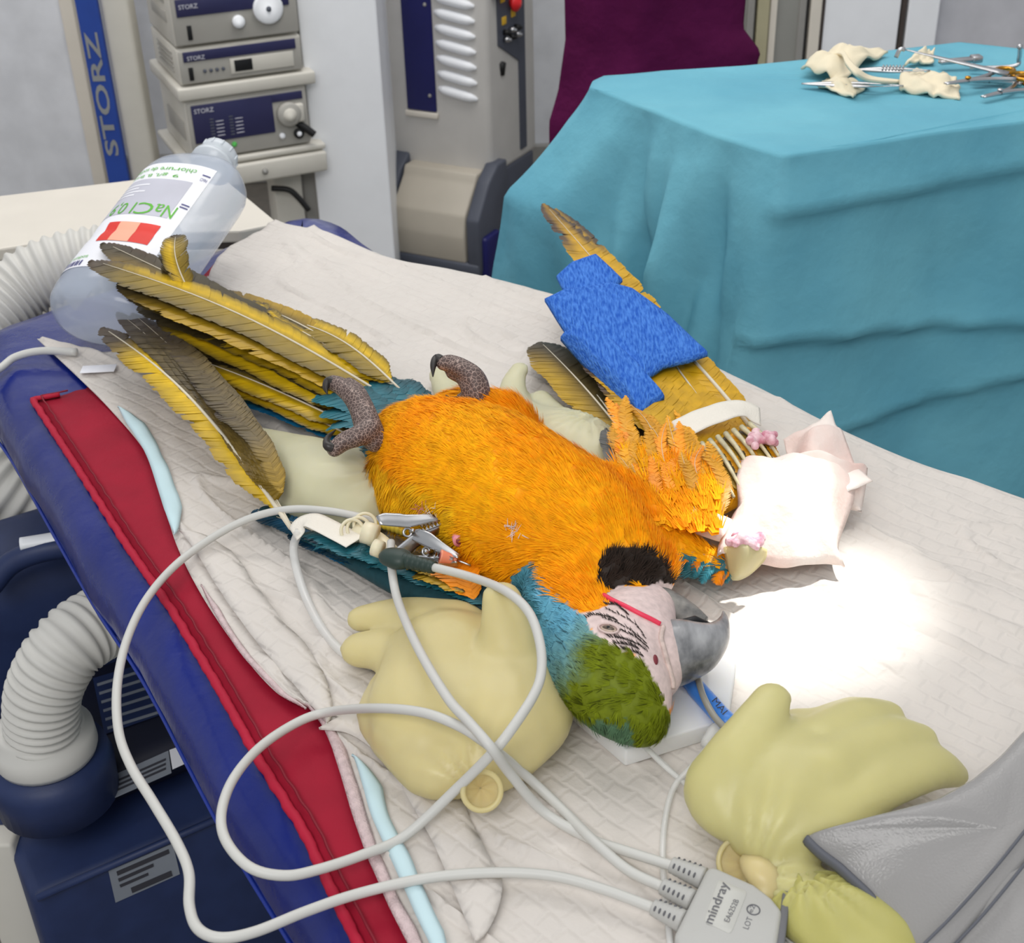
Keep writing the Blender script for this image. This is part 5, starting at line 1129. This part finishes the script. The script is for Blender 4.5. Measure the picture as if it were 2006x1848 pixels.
# --- flight feathers
def pal_olive(t, s, lead, dark=1.0, y0=0.0):      # lead: side of the bright yellow vane
    a = s*lead; k = smooth(1.22-a*0.85) if a > 0 else .22*(1+a)+.10; k *= 1-smooth((t-.72)/.28)*.85
    ol = np.array(lin(108, 92, 38)); c = ol*(1-k)+FYEL*k; e = smooth((abs(s)-.82)/.18); c = c*(1-.7*e)+BROWN*.7*e
    d = smooth((t-.84)/.16); return (c*(1-d)+np.array(lin(74, 62, 50))*d)*dark
def pal_brown(t, s, lead, dark=1.0, y0=0):
    b = np.array(lin(108, 94, 64)); k = .62-.60*smooth(t/.62)+.10*s*lead; k = np.clip(k, 0, 1); c = b*(1-k)+np.array(lin(190, 152, 24))*k; c = c*(.94+.10*math.sin(t*130)); e = smooth((abs(s)-.75)/.25); c = c*(1-.4*e)
    d = smooth((t-.66)/.34); return (c*(1-d)+np.array(lin(84, 74, 66))*d)*dark
def pal_front(t, s, lead, dark=1.0, y0=0):
    c = np.array(lin(220, 180, 16)); e = smooth((abs(s)-.45)/.55); c = c*(1-.65*e)+np.array(lin(120, 98, 40))*.65*e; d = smooth((t-.70)/.22); return (c*(1-d)+np.array(lin(92, 80, 66))*d)*dark
def pal_teal(t, s, lead, dark=1.0, y0=0): k = 0.5+0.5*s*lead; return (DKTEAL*(1-k)*1.3+np.array(lin(40, 118, 132))*k)*dark
def pal_blue(t, s, lead, dark=1.0, y0=0): k = 0.5+0.5*s*lead; return (np.array(lin(22, 60, 80))*(1-k)+np.array(lin(20, 104, 150))*k)*dark
def pal_gold(t, s, lead, dark=1.0, y0=0): return (np.array(lin(226, 158, 20))*(.8+.2*t)+0.0*BROWN)*dark
def pal_orange(t, s, lead, dark=1.0, y0=0): return np.array(lin(248, 150, 20))*dark
def pal_umber(t, s, lead, dark=1.0, y0=0): d = smooth((t-.62)/.38); k = smooth((s*lead+.15)*1.2); c = np.array(lin(70, 60, 34))*(1-k)+np.array(lin(176, 140, 22))*k; return (c*(1-d)+np.array(lin(66, 58, 42))*d)*dark  # dark brown vane, ochre on the lead side, darker tip
def pal_grey(t, s, lead, dark=1.0, y0=0): return np.array(lin(96, 96, 92))*dark
def feather(parent, root, tip, w_, pal, lead=1, bend=0.0, seed=0, fray=0.0, name='flight_feather', arch=0.008, nb=84, dark=1.0, upv=(0, 0, 1), asym=1.0, shaft=True, round_=0.35, shaftw=1.0, comb=1.0):
    r_ = np.random.default_rng(seed+11); a, b = np.asarray(root, float), np.asarray(tip, float); L = np.linalg.norm(b-a); x = nrm(b-a); sd = nrm(np.cross(np.asarray(upv, float), x)); u_ = np.cross(x, sd)
    def cen_(t): return a+x*L*t+sd*bend*math.sin(t*math.pi)+u_*arch*math.sin(t*math.pi)
    V, Fc, C, fm = [], [], [], []
    def wid(t):
        w0 = smooth(t/.14)*(.78+.22*min(1, t/.5)); k = max(0, (t-(1-round_))/round_); return w_*w0*math.sqrt(max(0, 1-k*k*.97))
    gaps = [(r_.uniform(.15, .95), r_.uniform(.008, .022), r_.choice((-1, 1)), r_.uniform(.25, .6)) for _ in range(int(2+fray*14))]
    for s_ in (-1, 1):
        for i in range(nb):
            t = .05+.95*i/(nb-1); ww = wid(t)*(asym if s_ == lead else 1.0/max(asym, .5) if asym < 1 else 1.0)
            jl = 1+r_.normal(0, .012+.03*fray)+.05*math.sin(t*23+seed+s_)
            c = cen_(t); c2 = cen_(min(1, t+.01)); dx = nrm(c2-c) if t < .99 else x; sp_ = L*.95/(nb-1); sh = 0
            for gt, gw, gs, gd in gaps:
                if gs == s_ and abs(t-gt) < gw: jl *= 1-gd*(1-abs(t-gt)/gw)*min(1, .3+fray*2); sh = (t-gt)/gw*.02
            lay = r_.normal(0, .00012); i0 = len(V)
            for s in (0, .35, .7, 1.0):
                f = ww*s*jl; q = c+sd*s_*f+dx*(0.75*ww*s**1.25+sh*s*L*.15)+u_*(-.10*w_*s*s+lay+.0004*math.sin(i*1.7)*s)
                hw = sp_*(.95-.15*s)*(1-(1-comb)*s) if s < 1 else sp_*.55*comb
                V += [q-dx*hw, q+dx*hw]; cc = np.clip(pal(t, s*s_, lead, dark)*r_.uniform(.9, 1.08), 0, 1); C += [cc, cc]
            for k in range(3): j = i0+2*k; Fc.append([j, j+1, j+3, j+2]); fm.append(0)
    if shaft:
        q = np.array([cen_(t) for t in np.linspace(-.03, .97, 20)])+u_*.0004; tv, tfc = tube(q, np.linspace(.0012, .0003, 20)*(w_/.02)**.5*shaftw, 6)
        n0 = len(V); V += list(tv); C += [lin(222, 212, 190)]*len(tv); Fc += [[k+n0 for k in f] for f in tfc]; fm += [1]*len(tfc)
    return mk(name, (V, Fc), m_feather, parent, col=C, mats=[m_shaft], fm=fm)
Q = lambda x, y, h: P(x, y, z0+h)
# near wing: fan of primaries on the left, teal secondaries along the arm
wv = blobmesh(chain([(520, 1000, z0+.012, .007), (600, 1040, z0+.014, .012), (720, 1090, z0+.018, .020), (830, 1140, z0+.022, .024), (930, 1170, z0+.024, .022), (1000, 1140, z0+.03, .022)], 0.5), .0028, 5)
wingA = mk('wing', wv, m_birdskin, mac, col=np.tile(DKTEAL, (len(wv[0]), 1)))
prim = [((556, 978), (428, 806), .010), ((556, 982), (404, 772), .011), ((556, 986), (380, 738), .012), ((556, 990), (356, 704), .0125), ((556, 994), (332, 672), .013), ((556, 998), (310, 645), .0135), ((556, 1001), (288, 628), .014), ((556, 1004), (262, 616), .0145), ((556, 1008), (234, 614), .0145), ((558, 1018), (204, 644), .019)]
for i, (r_, t_, w_) in enumerate(prim):
    feather(wingA, Q(*r_, .040-.0012*i), Q(*t_, .060-.0020*i), w_, pal_brown if i < 9 else pal_front, -1, -.007, i, .12 if i < 9 else .9, arch=.014, shaftw=1.9 if i == 9 else .6, shaft=i in (7, 8, 9))
for i, (r_, t_) in enumerate([((470, 868), (436, 788)), ((480, 880), (452, 812))]): feather(wingA, Q(*r_, .020), Q(*t_, .034), .010, lambda t, s, l, d=1.0: CHAR*.8 if s > -.5 else FYEL*.7, 1, 0, 35+i, .3, arch=.004, nb=40, shaft=False)
for i, (r_, t_, w_) in enumerate([((700, 1080), (500, 1000), .012), ((760, 1110), (540, 1010), .013), ((820, 1135), (575, 1040), .014), ((870, 1160), (620, 1058), .014), ((905, 1180), (690, 1085), .015), ((935, 1188), (760, 1125), .014)]):
    feather(wingA, Q(*r_, .020+.001*i), Q(*t_, .008), w_, pal_blue if i in (0, 2, 3) else pal_teal, 1 if i % 2 else -1, .004, 40+i, .05, arch=.006)
for i in range(26):
    u_ = i/25; x, y = 610+300*u_, 1052+118*u_+rng.normal(0, 3); feather(wingA, Q(x+42, y+16+rng.normal(0, 4), .034), Q(x-12, y-6+rng.normal(0, 5), .028), .0075, pal_teal, 1, 0, 60+i, .2, 'covert_feather', .004, 26, dark=rng.uniform(.75, 1.1), shaft=False, comb=.5)
for i, (r_, t_) in enumerate([((905, 1150), (800, 1100)), ((912, 1162), (815, 1120)), ((880, 1132), (780, 1086))]): feather(wingA, Q(*r_, .040), Q(*t_, .034), .009, pal_umber, 1, 0, 90+i, .5, 'covert_feather', .004, 30, shaft=False, dark=1.1)
for i, (r_, t_) in enumerate([((925, 1170), (880, 1095)), ((930, 1175), (860, 1110)), ((930, 1180), (905, 1105))]): feather(wingA, Q(*r_, .034), Q(*t_, .044), .010, pal_orange, 1, 0, 95+i, .3, 'covert_feather', .004, 30, shaft=False)
# tail
tv = blobmesh(chain([(800, 830, z0+.035, .024), (740, 800, z0+.028, .022), (670, 780, z0+.022, .018)], .6), .0028, 4)
tail = mk('tail', tv, m_birdskin, mac, col=np.tile(TEAL*.7, (len(tv[0]), 1)))
tf3 = [((700, 872), (385, 748), .012, pal_blue, .010, .010), ((695, 864), (352, 722), .014, pal_blue, .012, .014), ((705, 864), (335, 700), .016, pal_olive, .018, .020), ((702, 850), (320, 665), .019, pal_umber, .020, .030), ((705, 842), (340, 690), .018, pal_olive, .024, .028), ((708, 832), (300, 638), .020, pal_umber, .024, .044),
       ((720, 820), (318, 622), .021, pal_olive, .028, .052), ((726, 808), (280, 600), .021, pal_umber, .030, .064), ((735, 798), (330, 610), .020, pal_olive, .033, .060), ((740, 792), (262, 575), .022, pal_olive, .034, .082), ((745, 784), (240, 556), .021, pal_umber, .036, .092),
       ((750, 778), (330, 560), .020, pal_olive, .040, .080), ((757, 766), (208, 478), .023, pal_umber, .038, .100), ((752, 774), (186, 512), .024, pal_olive, .042, .106), ((766, 760), (300, 530), .020, pal_umber, .042, .082), ((770, 756), (400, 566), .019, pal_umber, .044, .068), ((772, 757), (470, 592), .019, pal_olive, .046, .062), ((776, 756), (540, 622), .019, pal_olive, .049, .060),
       ((372, 575), (344, 462), .013, pal_olive, .084, .125), ((330, 555), (330, 500), .012, pal_umber, .086, .11)]
for i, (r_, t_, w_, pal, h0, h1) in enumerate(tf3):
    feather(tail, Q(*r_, h0), Q(*t_, h1), w_, pal, -1 if i % 2 else 1, .006*(-1)**i, 120+i, .25 if i > 6 else .12, 'tail_feather', .010, 70, dark=1.0)
for i, (r_, t_) in enumerate([((530, 628), (498, 590)), ((520, 630), (517, 594)), ((480, 612), (462, 582)), ((560, 640), (528, 606)), ((420, 590), (390, 548))]): feather(tail, Q(*r_, .066), Q(*t_, .074), .005, pal_olive, 1, 0, 180+i, .4, 'tail_feather', .002, 24, shaft=False)
for i, (r_, t_, w_) in enumerate([((760, 830), (625, 775), .014), ((770, 845), (640, 805), .014), ((790, 815), (660, 750), .013), ((800, 810), (700, 742), .013), ((830, 812), (735, 738), .013), ((840, 800), (775, 745), .012), ((850, 808), (800, 765), .011), ((765, 860), (690, 880), .010), ((740, 880), (705, 905), .007), ((745, 845), (655, 830), .014), ((780, 835), (700, 790), .014)]):
    feather(tail, Q(*r_, .046), Q(*t_, .040), w_, pal_teal, 1, 0, 150+i, .1, 'covert_feather', .006, 34, shaft=False, dark=1.0)
# far wing with the bandage
wv = blobmesh(chain([(1200, 960, z0+.040, .022), (1290, 985, z0+.036, .018), (1380, 990, z0+.034, .015), (1450, 950, z0+.034, .014), (1475, 890, z0+.034, .011)], .7), .0028, 5)
wingB = mk('wing', wv, m_birdskin, mac, col=np.tile(GOLD*.8, (len(wv[0]), 1)))
tl = [(1062, 405), (1082, 408), (1098, 425), (1105, 440)]
fb_ = [((1482, 838), (1230, 590), .014), ((1482, 852), (1215, 580), .016), ((1482, 880), (1110, 440), .018), ((1475, 895), (1092, 412), .017), ((1465, 915), (1068, 402), .018), ((1455, 930), (1120, 560), .020), ((1445, 945), (1110, 600), .020), ((1438, 960), (1130, 640), .020), ((1430, 975), (1150, 690), .020), ((1425, 990), (1180, 730), .018)]
def pal_bank(t, s, lead, dark=1.0, y0=0): d = smooth((t-.78)/.16); k = smooth((abs(s)-.2)/.4)*smooth((t-.68)/.12); c = np.array(lin(206, 158, 14)); c = c*(1-k)+np.array(lin(84, 66, 52))*k; return c*(1-d*.55)+np.array(lin(84, 66, 52))*d*.55
for i, (r_, t_, w_) in enumerate(fb_):
    feather(wingB, Q(*r_, .030+.0008*i), Q(*t_, .038+.0008*i), w_, pal_bank, 1, .0, 200+i, .6 if i in (2, 3, 4) else .06, arch=.010, shaft=i in (1, 4), shaftw=2.2 if i == 1 else 1)
for i, (r_, t_, w_) in enumerate([((1262, 900), (1060, 672), .026), ((1275, 915), (1095, 690), .022), ((1285, 925), (1120, 740), .020)]):
    feather(wingB, Q(*r_, .028), Q(*t_, .020-.002*i), w_, pal_umber, 1, .004, 230+i, .05, arch=.010, dark=1.05)
for i in range(46):
    u_ = rng.random(); x = 1222+185*u_; y = rng.uniform(865+50*u_, 985+40*u_); dx, dy = rng.normal(-30, 14), rng.normal(-84, 16)
    feather(wingB, Q(x, y+34, .044), Q(x+dx, y+dy, .054+rng.uniform(-.006, .006)), rng.uniform(.0045, .0075), pal_gold if i % 3 else pal_orange, 1, rng.normal(0, .006), 240+i, .3, 'covert_feather', .006, 46, shaft=i % 4 == 0, round_=.8, dark=rng.uniform(.9, 1.25), comb=.35, shaftw=.7)
pk = {k: [] for k in pk}
for i in range(420):
    u_ = rng.random(); x = 1212+200*u_; y = rng.uniform(880+40*u_, 1030+20*u_); p = Q(x, y, .050+rng.uniform(-.004, .006)); q = Q(x+rng.normal(-30, 18), y-70+rng.normal(0, 14), .056); fl = nrm(q-p); sd = nrm(np.cross((0, 0, 1), fl)); L = rng.uniform(.014, .026); c = (GOLD if rng.random() < .6 else ORANGE)*rng.uniform(.8, 1.1)
    for k in range(8):
        v_ = (k/7-.5)*2; pk['b'].append(p+sd*v_*L*.1); pk['d'].append(fl+sd*v_*.25+rng.normal(0, .05, 3)); pk['n'].append((0, 0, 1)); pk['L'].append(L*(1-.25*v_*v_)); pk['w'].append(.0009); pk['c'].append(np.clip(c, 0, 1)); pk['l'].append(.15)
build_barbs('wing_plumage', [barbs(pk['b'], pk['d'], pk['n'], pk['L'], pk['w'], pk['c'], pk['l'])], wingB, m_bird)
for i, (r_, t_) in enumerate([((1225, 960), (1188, 842)), ((1232, 965), (1205, 860)), ((1215, 970), (1182, 905)), ((1220, 980), (1195, 930))]): feather(wingB, Q(*r_, .040), Q(*t_, .044), .008, pal_grey, 1, .002, 280+i, .3, 'covert_feather', .005, 30)
m_quill = mat('quill_horn', lin(206, 196, 160), .28, var=.2, vs=90)
for i in range(9):                                        # bare quills between tape and swab
    x = 1342+15.5*i; a, b = Q(x+62+rng.normal(0, 4), 1000-13*i, .046), Q(x+2, 882-6.5*i, .052); mk('quill', tube(cr([a, (a+b)/2+V3(0, 0, .003), b], 5), np.linspace(.0012, .0024, 11), 10), m_quill, wingB)
    feather(wingB, a-V3(0, 0, .003), b-V3(0, 0, .004), .006, pal_umber if i % 2 else pal_gold, 1, 0, 290+i, .2, 'covert_feather', .003, 26, shaft=False)
# far shoulder teal and orange edge feathers
for i in range(22):
    u_ = i/21; x, y = 1310+120*u_, 1085+42*u_+rng.normal(0, 8); feather(wingB, Q(x+6, y-8, .036-.012*u_), Q(x-16+rng.normal(0, 6), y+16+rng.normal(0, 5), .028-.010*u_), .005, pal_teal if i % 2 else pal_orange, 1, 0, 300+i, .2, 'covert_feather', .003, 26, shaft=False, dark=1.4 if i % 2 else 1, comb=.35, round_=.7)
# feet
def foot(chains, claws, label=None):
    sp = []
    for c in chains: sp += chain([(x, y, z0+h, r*1.16) for x, y, h, r in c], 1.0, 5)
    v = blobmesh(sp, .0016, 3); f = mk('foot', v, m_scaly, mac)
    for c in claws: q = cr(np.array([[*Q(x, y, h), r] for x, y, h, r in c]), 6); mk('claw', tube(q, np.maximum(q[:, 3], .0004), 12), m_claw, f)
foot([[(735, 862, .070, .0088), (722, 838, .078, .0098), (708, 800, .086, .0090), (690, 775, .092, .0076), (668, 757, .094, .0066), (652, 750, .094, .0056)],
      [(712, 800, .082, .008), (700, 770, .086, .0066), (684, 755, .088, .0058)],
      [(722, 845, .078, .0090), (698, 856, .078, .0072), (676, 864, .076, .0066), (655, 880, .072, .0056)]],
     [[(656, 750, .096, .0046), (643, 748, .096, .0040), (638, 760, .094, .0026), (641, 772, .092, .0005)], [(684, 757, .092, .003), (676, 752, .094, .0026), (672, 762, .092, .0005)],
      [(652, 878, .074, .0044), (641, 873, .076, .0036), (642, 858, .076, .0024), (657, 843, .076, .0005)]])
foot([[(925, 800, .076, .0090), (934, 770, .088, .0098), (928, 742, .098, .0086), (905, 722, .104, .0072), (882, 712, .106, .0064), (868, 712, .106, .0052)],
      [(926, 765, .090, .008), (910, 740, .096, .0066), (888, 728, .098, .006)], [(925, 785, .082, .008), (905, 783, .080, .005)]],
     [[(866, 708, .108, .0046), (856, 703, .108, .0040), (849, 716, .106, .0028), (848, 738, .102, .0005)], [(900, 784, .082, .003), (884, 782, .082, .0022), (873, 774, .083, .0004)]])
# ------------------------------------------------------------------ bandage, tape and swabs on the far wing
bnd = thing('elastic_bandage', tuple(Q(1230, 660, .04)), 'blue cohesive bandage wrapped around the far wing feathers', 'bandage')
def layer(px, zb_, th, seed):
    o = np.array([Q(x, y, h+.011) for x, y, h in px]); V, Fc = solid(o, th, 12, n=140, edge=.25, zf=lambda a: .0012*nz(a, 26, seed)); 
    mk('wrap_layer', (V, Fc), m_bandage, bnd)
layer([(1090, 546, .046), (1118, 520, .048), (1168, 503, .048), (1220, 552, .047), (1180, 590, .047), (1120, 590, .046), (1102, 570, .046)], 0, .010, 1)
layer([(1067, 592, .044), (1110, 572, .046), (1192, 560, .048), (1240, 572, .048), (1310, 625, .046), (1388, 698, .042), (1352, 712, .042), (1300, 722, .042), (1262, 748, .042), (1180, 700, .042), (1104, 650, .042)], 0, .0145, 2)
layer([(1098, 668, .036), (1112, 650, .038), (1150, 640, .044), (1205, 680, .044), (1262, 740, .042), (1302, 784, .038), (1278, 798, .036), (1252, 826, .034), (1200, 775, .034), (1140, 715, .034)], 0, .016, 3)
ribbon('tape_strip', [(1308, 860, .046), (1340, 836, .054), (1400, 812, .056), (1450, 800, .052), (1490, 818, .042)], .0115, 'white cloth tape strip across the far wing quills', m_tape, th=.0008, tilt=(0, -.2, 1))
sw = 'white swabs over the far wing'
def swab(px, label, m, th, seed, amp=.004, up=0.0, droop=0.0):
    c = [Q(*p) for p in px]; n = 26; A = np.zeros((n, n, 3))
    for i in range(n):
        for j in range(n):
            u_, v_ = i/(n-1), j/(n-1); p = (c[0]*(1-u_)+c[1]*u_)*(1-v_)+(c[3]*(1-u_)+c[2]*u_)*v_
            p = p+V3(.012*nz(p, 17, seed), .012*nz(p, 17, seed+3), amp*(nz(p, 26, seed+6)+.4*nz(p, 60, seed+9))+up*math.sin(u_*math.pi)*math.sin(v_*math.pi)-droop*max(abs(u_-.5), abs(v_-.5))**4*16); A[i, j] = p
    return tag(mk('gauze_swab', sheet(A, th, (0, 0, 1)), m), label, 'gauze swab', sw)
swab([(1520, 862, .040), (1622, 800, .062), (1716, 942, .034), (1640, 985, .030)], 'thin white swab standing up in a peak behind the brightly lit swab', m_swab, .001, 31, .012, .008)
swab([(1452, 880, .058), (1585, 872, .060), (1700, 905, .040), (1690, 990, .020)], 'white swab fold spreading to the right of the lit wing', m_swab, .0012, 35, .010, .010, .010)
swab([(1466, 870, .062), (1672, 888, .056), (1656, 1082, .026), (1420, 1070, .046)], 'large brightly lit white swab covering the far wing tip joint', m_swab, .0015, 38, .013, .008, .016)
swab([(1306, 1020, .046), (1326, 990, .048), (1440, 1018, .046), (1428, 1058, .042)], 'narrow white swab strip left of the large lit swab', m_swab, .0015, 41, .004, .006, .006)
def cotton(x0, y0, x1, y1, h, n=26, r=.0042):
    return blobmesh([(Q(x0+(x1-x0)*rng.random()+rng.normal(0, 4), y0+(y1-y0)*rng.random()+rng.normal(0, 5), h+rng.normal(0, .0025)), r*rng.uniform(.6, 1.3)) for _ in range(n)], .0013, 1)
pkb = cotton(1474, 850, 1518, 868, .054)
tag(mk('pink_swab_ball', pkb, m_swabpink), 'pink stained cotton at the upper edge of the large swab', 'cotton', sw)
pkb = cotton(1438, 1052, 1492, 1066, .050, 26, .0036)
tag(mk('pink_swab_ball', pkb, m_swabpink), 'pink stained cotton in the open end below the large swab', 'cotton', sw)
q = [[Q(1418+ (1502-1418)*a, 1072-10*math.sin(a*3.1)+4*a, .044+.010*math.sin(a*math.pi)) for a in np.linspace(0, 1, 14)], [Q(1422+(1498-1422)*a, 1092-4*math.sin(a*3.1)+4*a, .034+.012*math.sin(a*math.pi)) for a in np.linspace(0, 1, 14)], [Q(1428+(1470-1428)*a, 1120+4*a, .024+.008*math.sin(a*math.pi)) for a in np.linspace(0, 1, 14)], [Q(1434+(1448-1434)*a, 1136, .018) for a in np.linspace(0, 1, 14)]]
A = np.array([resamp(cr(np.array([q[k][j] for k in range(4)]), 4), 12) for j in range(14)])
tag(mk('glove_finger_cap', sheet(A, .0008, (0, 0, 1)), m_latex), 'translucent latex cap over the wing tip below the lit swab', 'latex cap')
